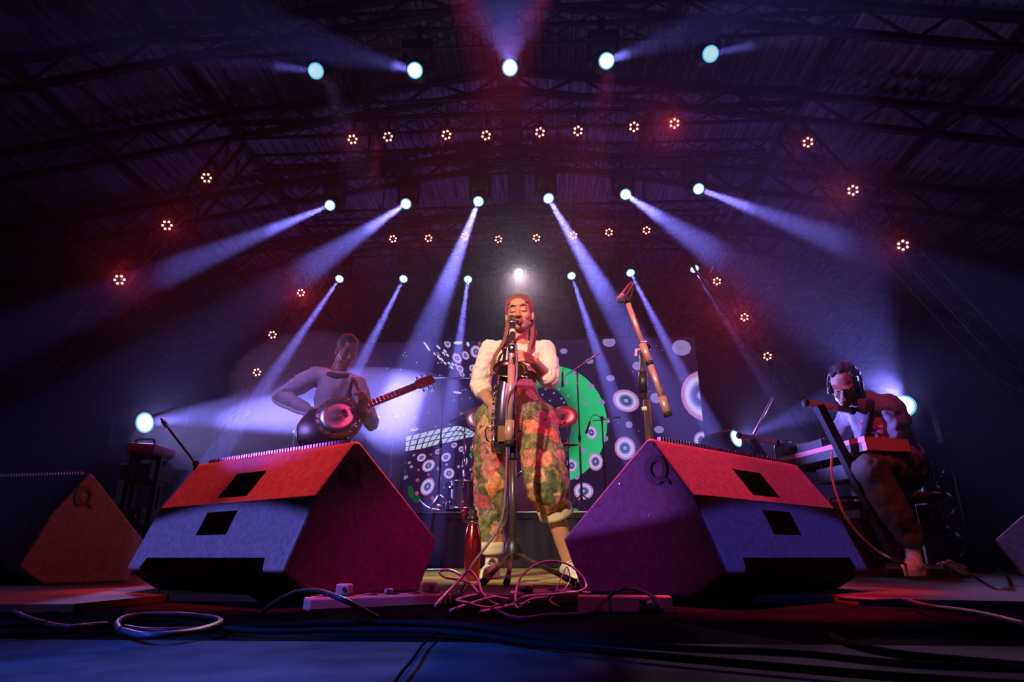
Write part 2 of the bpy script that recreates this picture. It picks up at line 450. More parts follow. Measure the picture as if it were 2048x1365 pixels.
M['lens_white'] = emit('lens_white', (0.80, 0.92, 1.0), 3.0)
M['lens_cyan'] = emit('lens_rim_cyan', (0.10, 0.55, 0.80), 1.0)
M['lens_hot'] = emit('lens_hot', (0.95, 0.97, 1.0), 30.0)
M['lens_pale'] = emit('lens_pale', (0.45, 0.72, 0.80), 1.0)
M['led_red'] = emit('led_red', (1.0, 0.22, 0.16), 6.0)
def moving_head_parts(root, d, R=0.085, hung=True, lensm='lens_white', truss=None):
    """root at the lens centre; d = beam direction"""
    d = Vector(d).normalized()
    side = d.cross(Vector((0, 0, 1))).normalized(); up = Vector((0, 0, 1)) if hung else Vector((0, 0, -1))
    MB().lathe([(R * 1.0, 0), (R * 1.12, -0.005), (R * 1.2, -0.06), (R * 1.45, -0.14), (R * 1.5, -0.26), (R * 1.2, -0.34), (R * 0.5, -0.36)], 18, ((0, 0, 0), d)).build('head', M['black_plastic'], root)
    MB().lathe([(R * 0.94, 0.0035), (R * 0.98, 0.003), (R * 0.80, 0.006)], 20, ((0, 0, 0), d), cap=False).build('lens_rim', M['lens_cyan'], root)
    MB().lathe([(R * 0.82, 0.003), (R * 0.6, 0.012), (R * 0.25, 0.016)], 20, ((0, 0, 0), d)).build('lens', M[lensm], root)
    piv = -d * 0.20
    for s_ in (-1, 1):
        y = MB(); a = piv + side * (s_ * R * 1.75)
        y.bar(a - up * 0.03, a + up * 0.24, 0.075, 0.035, up=side); y.build('yoke_arm', M['black_plastic'], root)
    MB().box(piv + up * 0.30, (R * 4.0, 0.24, 0.14), bev=0.015).build('base', M['black_plastic'], root)
    if hung:
        t_ = Vector((piv.x, truss[0] - 0.145 - root.location.y, truss[1] - 0.15 - root.location.z)); MB().bar(piv + up * 0.36, t_, 0.05, 0.06, up=(0, 1, 0)).box(t_ + Vector((0, 0, .005)), (.06, .085, .085), bev=.01).build('clamp', M['black_metal'], root)
def moving_head(p, d, label, group, energy, R=0.085, ang=5.0, lensm='lens_white', hung=True, col=BEAM, truss=None, rad=None):
    r = empty('moving_head_light', p); tag(r, label, 'stage light', group)
    moving_head_parts(r, d, R, hung, lensm, truss)
    if energy:
        dv = Vector(d).normalized()
        light('beam', 'SPOT', Vector(p) + dv * 0.03, col, energy * 10, aim=Vector(p) + dv * 2, size=rad or R * 0.36, angle=ang, blend=0.35)
    return r
def beam_dir(vx, vy):
    """beams of one row all leave along one direction of the hall"""
    return -_ray(vx, vy).normalized()
d1 = beam_dir(1024, 190); d2 = beam_dir(1024, 250); d3 = beam_dir(1010, 110)
ORD = ['first', 'second', 'third', 'fourth', 'fifth', 'sixth']
ROW1 = ((632, 142, 1300, 'lens_pale'), (830, 141, 3000, 'lens_white'), (1020, 136, 8500, 'lens_white'), (1213, 122, 3000, 'lens_white'), (1421, 108, 1300, 'lens_pale'))
for i, (px, py, e, lm) in enumerate(ROW1):
    moving_head(atZ(px, py, 5.3), d1, ORD[i] + ' blue-white moving head from the bassist side on the topmost truss', 'moving heads on the topmost truss', e, 0.092, 2.8 if i == 2 else 3.4, lm, truss=(5.69, 6.17))
def land(px, py, dx, dy, yi):
    """floor point where a beam lands that leaves (px, py) along (dx, dy) in the photograph"""
    return atZ(px + dx * (yi - py) / dy, yi, 0.0)
for i, (px, py, e, dx, dy) in enumerate(((660, 411, 3000, -360, 149), (812, 408, 3600, -212, 142), (957, 403, 4600, -107, 277), (1097, 397, 4600, 143, 243), (1251, 389, 3600, 229, 151), (1397, 378, 3000, 303, 112))):
    p = atZ(px, py, 5.2)
    moving_head(p, land(px, py, dx, dy, 1152 if i in (2, 3) else 1141) - p if i in (2, 3) else beam_dir(px - dx / dy * (py - 250), 250), ORD[i] + ' moving head with a long beam from the bassist side on the middle truss', 'moving heads on the middle truss', e * 2.3, 0.085, 4.5 if i in (2, 3) else 3.3, truss=(8.22, 6.09))
for i, (px, py, dx, dy) in enumerate(((679, 558, -119, 172), (807, 558, -67, 132), (936, 559, -16, 121), (1143, 552, 47, 138), (1261, 546, 79, 154), (1389, 538, 131, 202))):
    p = atZ(px, py, 4.9)
    t = atY(872, 1022, 6.56) if i == 2 else land(px, py, dx, dy, 1139)
    moving_head(p, t - p, ORD[i] + ' small moving head from the bassist side in the low row over the screen', 'moving heads in the low row', 7200, 0.08, 3.4, truss=(10.28, 5.73))
p = atZ(1038, 546, 4.9)
moving_head(p, (Vector((0, 0, 0.6)) - p), 'glaring white lamp shining straight out above the singer head', None, 0, 0.085, 3, 'lens_hot', truss=(10.28, 5.73))
light('glare', 'SPOT', p + (Vector((0, 0, .6)) - p).normalized() * 0.05, (0.85, 0.9, 1.0), 300, aim=(0, 0, 0.6), size=0.06, angle=44, blend=1.0)
light('star_back', 'SPOT', p + (Vector((-.08, 3.45, 1.5)) - p).normalized() * .05, (1.0, .66, .75), 6500, aim=(-.08, 3.45, 1.45), size=.05, angle=8, blend=.5)
# on the floor, upstage
def floor_lamp(px, py, y, d, label, energy, R, ang, stray=60):
    p = atY(px, py, y)
    r = moving_head(p, d, label, None, energy, R, ang, 'lens_hot', hung=False)
    z0 = -(Vector(d).normalized() * 0.2).z - 0.37
    MB().bar((-Vector(d).normalized().x * .2, -Vector(d).normalized().y * .2, z0), (-Vector(d).normalized().x * .2, -Vector(d).normalized().y * .2, -p.z + .03), .10, .10, up=(0, 1, 0)).build('stand_column', M['black_metal'], r)
    MB().box((-Vector(d).normalized().x * .2, -Vector(d).normalized().y * .2, -p.z + .016), (.45, .45, .03), bev=.005).build('stand_foot', M['black_metal'], r)
    light('stray', 'SPOT', Vector(p) + Vector(d).normalized() * .05, (0.34, 0.30, 1.0), stray, aim=Vector(p) + Vector(d).normalized(), size=.08, angle=170, blend=1.0)
floor_lamp(289, 846, 5.5, (0.93, -0.27, 0.02), 'blazing blue-white floor lamp beaming through smoke at the bassist', 850, 0.10, 18, 230)
floor_lamp(1472, 878, 5.5, (0.62, -0.74, 0.17), 'blazing floor lamp low behind the far end of the keyboard', 500, 0.08, 17, 190)
floor_lamp(1806, 814, 4.8, (-0.60, -0.72, 0.17), 'blazing round lamp right behind the shoulder of the keyboard player', 1100, 0.095, 26, 110)

def par_can(p, aim, label, group, energy, bracket=False, proto={}):
    r = empty('par_can', p); tag(r, label, 'stage light', group)
    d = (Vector(aim) - Vector(p)).normalized()
    re_ = d.to_track_quat('-Y', 'Z').to_euler()
    if not proto:
        R = 0.085
        q = MB().lathe([(R, 0.0), (R, -0.03), (R * 0.95, -0.12), (R * 0.6, -0.16)], 16, ((0, 0.0, 0), (0, -1, 0)))
        proto['body'] = q.data('body', M['black_plastic'])
        y = MB()
        for s_ in (-1, 1): y.bar((s_ * R * 1.12, 0.06, 0), (s_ * R * 1.12, 0.05, 0.15), 0.03, 0.008, up=(1, 0, 0))
        y.bar((-R * 1.12, 0.05, 0.15), (R * 1.12, 0.05, 0.15), 0.03, 0.008); y.bar((0, 0.05, 0.15), (0, 0.05, 0.30), 0.03, 0.03, up=(0, 1, 0)); y.box((0, 0.05, 0.295), (0.05, 0.16, 0.035))
        proto['yoke'] = y.data('yoke', M['black_metal'])
        proto['led'] = MB().lathe([(0.0155, 0), (0.0145, 0.006), (0.006, 0.010)], 10, ((0, 0, 0), (0, -1, 0))).data('led_lens', M['led_red'])
    for nm in ('body', 'yoke'):
        o = D.objects.new(nm, proto[nm]); COL.objects.link(o); o.parent = r; o.rotation_euler = re_ if nm == 'body' else (0, 0, re_.z)
    if bracket: MB().bar((0, .05, .28), (0, .20, .28), .035, .03).build('bracket', M['black_metal'], r)
    for k_ in range(6):
        a = 2 * PI * k_ / 6 + 0.3
        o = D.objects.new('led_lens', proto['led']); COL.objects.link(o); o.parent = r; o.location = re_.to_matrix() @ Vector((0.050 * math.cos(a), -0.001, 0.050 * math.sin(a))); o.rotation_euler = re_
    energy = energy or 10
    if energy:
        light('red_beam', 'SPOT', Vector(p) + d * 0.04, RED, energy * (1.5 if energy >= 50 else 1.0), aim=aim, size=0.05, angle=55, blend=1.0)
ORD2 = ORD + ['seventh', 'eighth']
AIM = (STAGE_X, 1.5, 1.0)
for i, (px, py, e) in enumerate(((705, 279, 40), (776, 274, 0), (893, 270, 25), (972, 271, 0), (1080, 265, 0), (1156, 262, 30), (1268, 254, 0), (1349, 247, 150))):
    par_can(atZ(px, py, 5.4), AIM, ORD2[i] + ' red lamp from the bassist side in the upper row of eight', 'red lamps in the upper row', e)
for i, (px, py, e) in enumerate(((786, 478, 0), (857, 477, 25), (930, 473, 25), (997, 479, 0), (1073, 476, 0), (1147, 471, 20), (1218, 465, 25), (1293, 461, 0))):
    par_can(atZ(px, py, 5.2), AIM, ORD2[i] + ' red lamp from the bassist side in the lower row of eight', 'red lamps in the lower row', e)
for g, yy, L_, in (('on the outer truss leg beyond the bassist', 6.68, ((413, 356, 25), (334, 451, 60), (239, 560, 110))), ('on the outer truss leg above the keyboard player', 6.68, ((1616, 285, 25), (1706, 381, 90), (1806, 491, 50))),
                 ('on the inner truss leg behind the bassist', 9.3, ((602, 586, 150), (545, 670, 0), (514, 745, 0))), ('on the inner truss leg beside the screen', 9.3, ((1434, 563, 60), (1489, 635, 200), (1535, 713, 20)))):
    for i, (px, py, e) in enumerate(L_):
        par_can(atY(px, py, yy), AIM, ('topmost', 'middle', 'lowest')[i] + ' red lamp ' + g, 'red lamps ' + g, e, True)
# ------------------------------------------------------------------ wedge monitors
M['wedge'] = mat('wedge_paint', (0.18, 0.175, 0.18), 0.55, vary=0.26, scale=60, bump=0.14, bscale=260)
M['wedge_dark'] = mat('wedge_recess_shade', (0.006, 0.006, 0.007), 0.8, spec=.15)  # shade of pockets, notch and undercut put into the colour
M['emblem'] = mat('emblem_relief', (.05, .048, .052), .5)
M['grille'] = mat('grille_metal', (0.02, 0.02, 0.021), 0.6, 0.2, bump=.6, bscale=320); M['grille_edge'] = mat('grille_edge', (0.3, 0.3, 0.31), 0.35, 0.9)
def baked(o):
    dg = bpy.context.evaluated_depsgraph_get(); dg.update()
    me = D.meshes.new_from_object(o.evaluated_get(dg)); old = o.data; o.modifiers.clear(); o.data = me
    return o
def cut(o, cutter_mb, m=None):
    c = cutter_mb.build('cutter', m)
    md = o.modifiers.new('b', 'BOOLEAN'); md.operation = 'DIFFERENCE'; md.object = c; md.solver = 'EXACT'
    try: md.material_mode = 'TRANSFER'
    except Exception: pass
    baked(o); D.objects.remove(c)
WP = dict(A=(0, .455), C=(.128, .272), B=(.207, .068), D=(.095, 0), E=(-.287, 0), R=(-.36, .16))
WL, WK = .888, -.09
def wedge_point(n, sx, inset=0.0):
    u, h = WP[n]; return Vector((sx * (WL / 2 + WK * u - inset), -u, h))
def make_wedge():
    root = empty('wedge_monitor')
    order = 'ACBDER'
    bm = bmesh.new()
    vv = {}
    for sx in (-1, 1):
        for n in order: vv[n, sx] = bm.verts.new(wedge_point(n, sx))
    bm.faces.new([vv[n, -1] for n in order]); bm.faces.new([vv[n, 1] for n in reversed(order)])
    for i, n in enumerate(order):
        n2 = order[(i + 1) % 6]
        bm.faces.new([vv[n, -1], vv[n, 1], vv[n2, 1], vv[n2, -1]])
    bmesh.ops.recalc_face_normals(bm, faces=bm.faces[:])
    soft = [e for e in bm.edges if {id(e.verts[0]), id(e.verts[1])} & {id(vv['A', s]) for s in (-1, 1)} | set() and abs(e.verts[0].co.x - e.verts[1].co.x) > .5]
    bmesh.ops.bevel(bm, geom=soft, offset=.022, segments=4, affect='EDGES', profile=0.5)
    other = [e for e in bm.edges if e.is_manifold and e.calc_face_angle() > 0.15 and not (e.calc_length() > .5 and abs(e.verts[0].co.z - WP['C'][1]) < .01)]
    bmesh.ops.bevel(bm, geom=other, offset=.007, segments=2, affect='EDGES', profile=0.5)
    me = D.meshes.new('body'); bm.to_mesh(me); bm.free(); me.materials.append(M['wedge'])
    body = D.objects.new('body', me); COL.objects.link(body)
    # handle pockets in the two panels and the long notch above the lip
    def on_panel(n1, n2, x, t, depth):
        (u1, h1), (u2, h2) = WP[n1], WP[n2]
        d = Vector((0, -(u2 - u1), h2 - h1)).normalized(); nrm = Vector((0, -(h1 - h2), -(u1 - u2)))
        nrm = Vector((0, -abs(h1 - h2), abs(u2 - u1))).normalized()
        return Vector((x, -(u1 + (u2 - u1) * t), h1 + (h2 - h1) * t)) - nrm * depth
    def pocket(n1, n2, quad, depth):
        top = [on_panel(n1, n2, x, t, -0.02) for x, t in quad]; bot = [on_panel(n1, n2, x, t, depth) for x, t in quad]
        n = len(quad); b = MB(); b.add(top + bot, [tuple(range(n)), tuple(reversed(range(n, 2 * n)))] + [(i, i + n, (i + 1) % n + n, (i + 1) % n) for i in range(n)])
        b2 = b; cut(body, b2, M['wedge_dark'])
    pocket('C', 'A', [(-.095, .10), (.075, .10), (.075, .58), (-.095, .58)], .09)
    pocket('B', 'C', [(-.095, .50), (.075, .50), (.075, .86), (-.095, .86)], .11)
    pocket('B', 'C', [(-.385, -.5), (.385, -.5), (.325, .17), (-.325, .17)], .10)
    body.parent = root
    lip = MB()
    # black rubber skid, enlarged so its colour carries the shade under the lip
    bB, bD = Vector((0, -WP['B'][0], WP['B'][1])), Vector((0, -WP['D'][0], 0)); nn = Vector((0, -.52, -.85))
    a, b, c = bB.lerp(bD, .14) + nn * .004, bB.lerp(bD, .93) + nn * .004, bB.lerp(bD, .6) - nn * .02
    lip.prism([a, b, c], (-WL / 2 + .035, 0, 0), (WL / 2 - .035, 0, 0)).build('skid', M['wedge_dark'], root)
    # perforated grille on the singer's side, its folded edge showing as teeth along the ridge
    A, R_ = Vector((0, 0, WP['A'][1])), Vector((0, -WP['R'][0], WP['R'][1]))
    nrm = Vector((0, WP['A'][1] - WP['R'][1], -WP['R'][0])).normalized()
    g0, g1 = A.lerp(R_, .035) + nrm * .004, A.lerp(R_, .97) + nrm * .004
    MB().bar(g0, g1, WL - .10, .004, up=nrm).build('grille', M['grille'], root)
    tt = MB(); n = 52
    for i in range(n):
        x = -WL / 2 + .06 + (WL - .12) * i / (n - 1)
        tt.box((x, .008, WP['A'][1] - .003), (.0085, .014, .012))
    tt.build('grille_teeth', M['grille_edge'], root)['kind'] = 'stuff'
    for sx in (-1, 1):
        # round emblem with a tail pressed into each end
        q = MB(); c0 = Vector((0, -.012, WP['A'][1] - .105)); n = 28; vs = []; fs = []
        ex = Vector((0, 1, 0)); ez = Vector((0, 0, 1))
        slope = (wedge_point('C', 1) - wedge_point('A', 1)); kx = WK
        def P(y, z, d):
            p = c0 + ex * y + ez * z
            return Vector((sx * (WL / 2 + WK * (-p.y) + d), p.y, p.z))
        for dd in (.0008, .0045):
            for i in range(n):
                t = 2 * PI * i / n
                vs.append(P(.040 * math.cos(t), .044 * math.sin(t), dd)); vs.append(P(sx * .006 + .021 * math.cos(t), .023 * math.sin(t) + .001, dd))
        N = 2 * n
        for i in range(n):
            a_, b_ = 2 * i, 2 * ((i + 1) % n)
            fs += [(N + a_, N + b_, N + b_ + 1, N + a_ + 1), (a_, b_, N + b_, N + a_), (a_ + 1, N + a_ + 1, N + b_ + 1, b_ + 1)]
        q.add(vs, fs)
        tl = [(sx * .012, -.030), (sx * .046, -.046), (sx * .046, -.036), (sx * .026, -.020)]
        q.add([P(y, z, .0008) for y, z in tl] + [P(y, z, .0045) for y, z in tl], [(4, 5, 6, 7), (0, 1, 5, 4), (1, 2, 6, 5), (2, 3, 7, 6), (3, 0, 4, 7)])
        q.build('emblem', M['emblem'], root)
        s_ = MB()
        for y, z in ((.12, .30), (.23, .16), (.02, .20), (.16, .06)):
            s_.lathe([(.005, 0), (.003, .002)], 8, (wedge_point('A', sx) + Vector((0, y, z - WP['A'][1] + .02)) - Vector((0, 0, 0)) + Vector((sx * (-WK * -y) * 0 + sx * .09 * y - 0, 0, 0)), (sx, 0, 0)))
        s_.build('screws', M['steel'], root)['kind'] = 'stuff'
    return root
def put(o, x, y, rz, label):
    o.location = (x, y, 0.0); o.rotation_euler = (0, 0, rz); tag(o, label, 'stage monitor', 'wedge monitors along the stage front'); return o
w1 = put(make_wedge(), -.961, 2.105, -.549, 'grey wedge monitor below the bassist, red on its upper panel and blue below')
w2 = put(copy_tree(w1), .652, 2.171, .735, 'grey wedge monitor between mic stand and keyboard, purple end towards the singer')
pa, pb = atZ(183, 944, .455), atZ(0, 950, .455)
d = (pa - pb).normalized(); rz = math.atan2(d.y, d.x)
ctr = pa - Vector((math.cos(rz), math.sin(rz), 0)) * (WL / 2)
w3 = put(copy_tree(w1), ctr.x, ctr.y, rz, 'nearly black unlit wedge monitor at the picture edge beside the red and blue one')
w4 = put(copy_tree(w1), 2.15, 2.34, math.radians(40), 'brownish wedge monitor corner standing beyond the keyboard pedals, mostly out of view')
# added blue spots without fixtures, cones shaped to stop at the crease of the wedges
for (wx, wy, rz, e, c) in ((-.961, 2.105, -.549, 680, (0.20, 0.17, 1.0)), (.652, 2.171, .735, 260, (0.14, 0.10, 1.0))):
    n = Vector((math.sin(rz), -math.cos(rz), 0))
    L = Vector((wx, wy, 0)) + n * 2.9 + Vector((0, 0, 2.35))
    C_ = Vector((wx, wy, 0)) + n * .128 + Vector((0, 0, .272))
    dv = (C_ - L).normalized(); half = math.radians(30)
    right = dv.cross(Vector((0, 0, 1))).normalized(); dn = dv.cross(right).normalized()
    if dn.z > 0: dn = -dn
    aim = L + (dv * math.cos(half) + dn * math.sin(half))
    light('wedge_blue', 'SPOT', L, c, e, aim=aim, size=.02, angle=60, blend=0.02)
# ------------------------------------------------------------------ LED wall
def ramp_emit(name, stops, strength, lines=0.25):
    m = D.materials.new(name); m.use_nodes = True; nt = m.node_tree; nt.nodes.remove(nt.nodes['Principled BSDF'])
    a = nt.nodes.new('ShaderNodeAttribute'); a.attribute_name = 'ring'
    r = nt.nodes.new('ShaderNodeValToRGB'); e_ = r.color_ramp.elements
    while len(e_) < len(stops): e_.new(0.5)
    for el, (p, c) in zip(e_, stops): el.position = p; el.color = (*c, 1)
    tc = nt.nodes.new('ShaderNodeTexCoord'); w = nt.nodes.new('ShaderNodeTexWave'); w.bands_direction = 'Z'; w.inputs['Scale'].default_value = 9.0; w.inputs['Distortion'].default_value = 0.0
    nt.links.new(tc.outputs['Object'], w.inputs['Vector'])
    mr = nt.nodes.new('ShaderNodeMapRange'); mr.inputs[3].default_value = 1 - lines; mr.inputs[4].default_value = 1.0
    nt.links.new(w.outputs['Fac'], mr.inputs[0])
    ml = nt.nodes.new('ShaderNodeMath'); ml.operation = 'MULTIPLY'; ml.inputs[1].default_value = strength; nt.links.new(mr.outputs[0], ml.inputs[0])
    e = nt.nodes.new('ShaderNodeEmission'); nt.links.new(a.outputs['Fac'], r.inputs['Fac']); nt.links.new(r.outputs[0], e.inputs[0]); nt.links.new(ml.outputs[0], e.inputs[1])
    nt.links.new(e.outputs[0], nt.nodes['Material Output'].inputs['Surface'])
    m.cycles.emission_sampling = 'NONE'
    return m
PINK, WHT, LAV, DRK = (.62, .22, .55), (.72, .68, .95), (.30, .28, .80), (.05, .04, .16)
M['eye_dot'] = ramp_emit('eye_dot', [(0, (.55, .5, .9)), (.13, (.35, .32, .8)), (.22, DRK), (.40, (.10, .09, .35)), (.52, LAV), (.66, WHT), (.78, (.66, .5, .85)), (.86, PINK), (1, (.55, .25, .62))], 0.9)
M['plain_dot'] = ramp_emit('plain_dot', [(0, (.45, .25, .6)), (.5, (.42, .32, .75)), (1, (.38, .32, .78))], 0.7)
M['red_dot'] = ramp_emit('red_dot', [(0, (.7, .12, .18)), (1, (.45, .06, .2))], 0.7)
M['white_dot'] = ramp_emit('white_dot', [(0, (.8, .8, 1)), (1, (.7, .7, 1))], 0.9)
M['lattice'] = ramp_emit('lattice', [(0, (.72, .76, 1)), (1, (.62, .66, 1))], 0.85)
M['green'] = ramp_emit('green_ring', [(0, (.01, .10, .07)), (.3, (.01, .30, .12)), (.65, (.01, .62, .20)), (1, (.03, .74, .28))], 0.75)
M['dark_green'] = ramp_emit('dark_green', [(0, (0, .10, .02)), (1, (0, .16, .03))], 0.6)
M['screen_bg'] = emit('screen_background', (0.016, 0.006, 0.035), 1.0)
SY, SX0, SX1, SZ0, SZ1 = 9.6, -3.46, 2.5, 0.75, 3.52
scr = empty('led_screen', (STAGE_X, SY, SZ0)); tag(scr, 'big LED wall behind the drums showing dots, a green hoop and white lattice', 'screen')
fr = MB()
for i in range(6):
    for j in range(3):
        wx, wz = (SX1 - SX0) / 6, (SZ1 - SZ0) / 3
        MB().box((SX0 + wx * (i + .5), SY + .06, SZ0 + wz * (j + .5)), (wx - .004, .10, wz - .004)).build('screen_panel', M['black_plastic'], scr, True)
for sx in (SX0 + .3, STAGE_X, SX1 - .3):
    MB().box((sx, SY + .16, SZ0 / 2), (.12, .08, SZ0 * 1.0)).build('support', M['truss'], scr, True)
MB().box(((SX0 + SX1) / 2, SY + .0075, (SZ0 + SZ1) / 2), (SX1 - SX0, .005, SZ1 - SZ0)).build('picture_ground', M['screen_bg'], scr, True)
lay = [0.003]
def clip_pt(p): return Vector((max(SX0, min(SX1, p.x)), p.y, max(SZ0, min(SZ1, p.z))))
def disc(mb, px, py, rx, ry, rot=0, n=20, dy=0.0):
    c = atY(px, py, SY); k_ = (atY(px + 1, py, SY) - c).length; kz = (atY(px, py - 1, SY) - c).length
    a = math.radians(rot); pts = []
    for i in range(n):
        t = 2 * PI * i / n; u, v = rx * math.cos(t), ry * math.sin(t)
        pts.append(clip_pt(c + Vector(((u * math.cos(a) - v * math.sin(a)) * k_, 0, (u * math.sin(a) + v * math.cos(a)) * kz))))
    o = Vector((0, dy, 0))
    cc = clip_pt(c)
    mb.add([cc + o] + [p + o for p in pts], [(0, 1 + (i + 1) % n, 1 + i) for i in range(n)], False, [0.0] + [1.0] * n)
eyes = [(1252, 802, 27, 22, -20), (1409, 792, 47, 50, 0), (1404, 882, 16, 18, 0), (1182.6, 865.7, 11.5, 14, 15), (1250, 897, 21, 23, 0), (1191, 924, 15, 18, 0), (1143, 931.6, 12, 14, 0), (1167, 983, 20, 17, 0),
        (952, 704, 11, 13, 20), (914, 717, 8, 12, 40), (931, 711.5, 7, 9.5, 30), (895, 688, 6, 9, 30), (920, 738, 6, 9, 50), (945.5, 737, 7, 8, 40), (924, 749, 4, 7, 50), (944.6, 752, 4, 6, 40),
        (799, 917, 11, 8, 25), (773, 919, 8, 6, 20), (788, 940, 7, 7, 0), (843, 916, 9.5, 7.5, 30), (892, 915, 10.5, 8.5, 35), (857, 932, 14, 11, 40), (898, 947.5, 11, 11, 40), (855, 974, 13, 18, -25), (930, 924, 5.5, 8.5, -15), (876, 904, 6.5, 5, 30), (908.6, 891, 6.5, 5, 30), (923, 899, 6, 6, 0)]
plains = [(1218, 684.5, 13, 10, 0), (1363, 696, 19, 15.5, 0), (1127.5, 703, 7.5, 5.5, 0), (1179, 723, 8, 5.5, 0), (1275, 732.5, 10.5, 8.5, 0), (1221, 757, 8.5, 6, 0), (1312, 796.5, 11.5, 10.5, 0), (1258, 850, 7, 7, 0), (1318, 860, 10, 7, 0),
          (1169, 901.5, 4, 5.5, 0), (1151, 748, 5.5, 4.5, 20), (1182, 773, 6.5, 5, 0), (1204, 805, 6, 5, 0), (1172.6, 808, 4.5, 4, 0), (1154, 784.5, 4, 3.5, 0), (1212, 878, 4.5, 5.5, 0), (1215.5, 843, 4.5, 4, 0), (1153.6, 955, 5, 5, 0), (1115, 733, 5, 4, 0), (1132.5, 766, 4.5, 4, 0),
          (1118, 779, 2.6, 2, 0), (1136, 792, 2.8, 2.2, 0), (1108, 787, 2.4, 2, 0), (1091, 779, 2.2, 1.8, 0), (1123, 798, 2.2, 2, 0), (1085, 790, 2, 1.8, 0), (1128, 806, 2.2, 2, 0), (1100, 802, 2, 1.8, 0),
          (810, 956, 7, 3.5, 25), (823, 934, 3.5, 3, 0), (828, 911, 3, 2.5, 20), (819, 926, 3.5, 2.5, 30), (893, 930, 3, 2.5, 0), (917, 934, 3, 3.5, 0), (876, 938, 2, 4, 0), (881, 958, 1.6, 4, 0)]
whites = [(877, 695, 2, 6, 45), (890, 703, 2, 5, 45), (895, 711, 2, 4.5, 45), (887, 707, 1.8, 4, 45), (879, 717, 2, 5, 40), (884, 720, 2, 5, 40), (890, 727, 1.8, 4, 45), (898, 727, 1.8, 4, 45), (876, 713, 1.8, 4, 20), (905, 729, 2, 4, 45), (903, 735, 2, 5, 45), (912, 731, 1.8, 3.5, 45), (855, 695, 2.2, 10, 35), (850, 688, 1.8, 6, 35), (869, 708, 1.6, 4, 40), (916, 686, 9, 3.5, 0), (936, 689, 3, 5, 20),
          (914.5, 785.7, 9, 2, -8), (766, 836.6, 6, 1.8, -15), (748, 849, 4, 6, 0), (757, 851, 7, 2.2, -5), (769, 849, 7, 3, 5), (756, 857, 6, 2.5, 10), (783, 852, 7, 2.6, 20), (791, 857, 4.5, 2, 15), (801, 852, 4.5, 1.8, 5), (787, 868, 6, 2.3, 30), (801, 867, 6, 2.3, 28), (776, 867, 5, 2, 20), (829, 859.5, 8, 3, 8), (748, 868, 4, 2, 10)]
reds = [(808, 926, 3.5, 3, 0), (837, 940.5, 3, 3, 0), (857, 950, 3, 3.2, 0), (835, 961, 4, 4, 0), (834, 987, 4, 5, 0), (865, 997, 3.6, 4.4, 0), (876, 940, 2.2, 3.4, 0), (862, 910, 3, 2.4, 0), (772, 850, 3, 1.4, 0), (829, 858.5, 5, 1.6, 8), (959, 688, 3, 4.5, 0)]
random.seed(3)
for _ in range(46):
    whites.append((random.uniform(745, 960), random.uniform(700, 870), 1.1, 1.1, 0))
for _ in range(14): whites.append((random.uniform(1230, 1380), random.uniform(690, 870), .9, .9, 0))
for nm, lst, mk, dy in (('plain_dots', plains, 'plain_dot', -.002), ('white_streaks', whites, 'white_dot', -.001), ('red_dots', reds, 'red_dot', -.0022), ('eye_dots', eyes, 'eye_dot', -.003)):
    b = MB()
    for q, d_ in enumerate(lst): disc(b, *d_, n=24 if d_[2] > 8 else 12, dy=dy - .00002 * q)
    b.build(nm, M[mk], scr, True)['kind'] = 'stuff'
# green hoop
def hoop(cx, cy, rx, ry, ix, iy, irx, iry, t0, t1, n=40):
    b = MB(); vs = []; at = []; fs = []
    for i in range(n + 1):
        t = t0 + (t1 - t0) * i / n
        for k_ in range(4):
            f = k_ / 3
            p = atY((ix + irx * math.cos(t)) * (1 - f) + (cx + rx * math.cos(t)) * f, (iy - iry * math.sin(t)) * (1 - f) + (cy - ry * math.sin(t)) * f, SY)
            vs.append(p + Vector((0, .002, 0))); at.append((0.12, .6, .9, 1.0)[k_])
    for i in range(n):
        for k_ in range(3): fs.append((i * 4 + k_, i * 4 + k_ + 1, (i + 1) * 4 + k_ + 1, (i + 1) * 4 + k_))
    b.add(vs, fs, False, at); return b
hoop(1104, 850, 110, 118, 1092, 850, 50, 76, -PI * .52, PI * .62).build('green_hoop', M['green'], scr, True)
hoop(1060, 838, 46, 44, 1058, 842, 36, 32, 0.1, PI * .8, 16).build('small_green_arc', M['green'], scr, True)
b = MB()
for q, d_ in enumerate([(946, 900, 5, 9, 20), (943, 911, 4, 5, 0), (951, 917, 3, 3, 0), (949, 890, 7, 4, 30)]): disc(b, *d_, n=10, dy=-.0031 - .0001 * q)
s4 = []
c = atY(864, 782, SY)
for i in range(8):
    t = PI * i / 4; r_ = .052 if i % 2 == 0 else .014
    s4.append(c + Vector((r_ * math.cos(t), -.002, r_ * math.sin(t))))
b.add(s4, [tuple(range(8))], False, [1.0] * 8)
b.build('green_flecks', M['green'], scr, True)['kind'] = 'stuff'
b = MB()
for q, d_ in enumerate([(802, 935, 6, 14, 20), (806, 950, 5, 12, -10), (822, 985, 6, 14, 15), (834, 1000, 8, 7, 0), (797, 926, 3, 9, 10)]): disc(b, *d_, n=10, dy=.0025 - .0001 * q)
b.build('dark_green_leaves', M['dark_green'], scr, True)
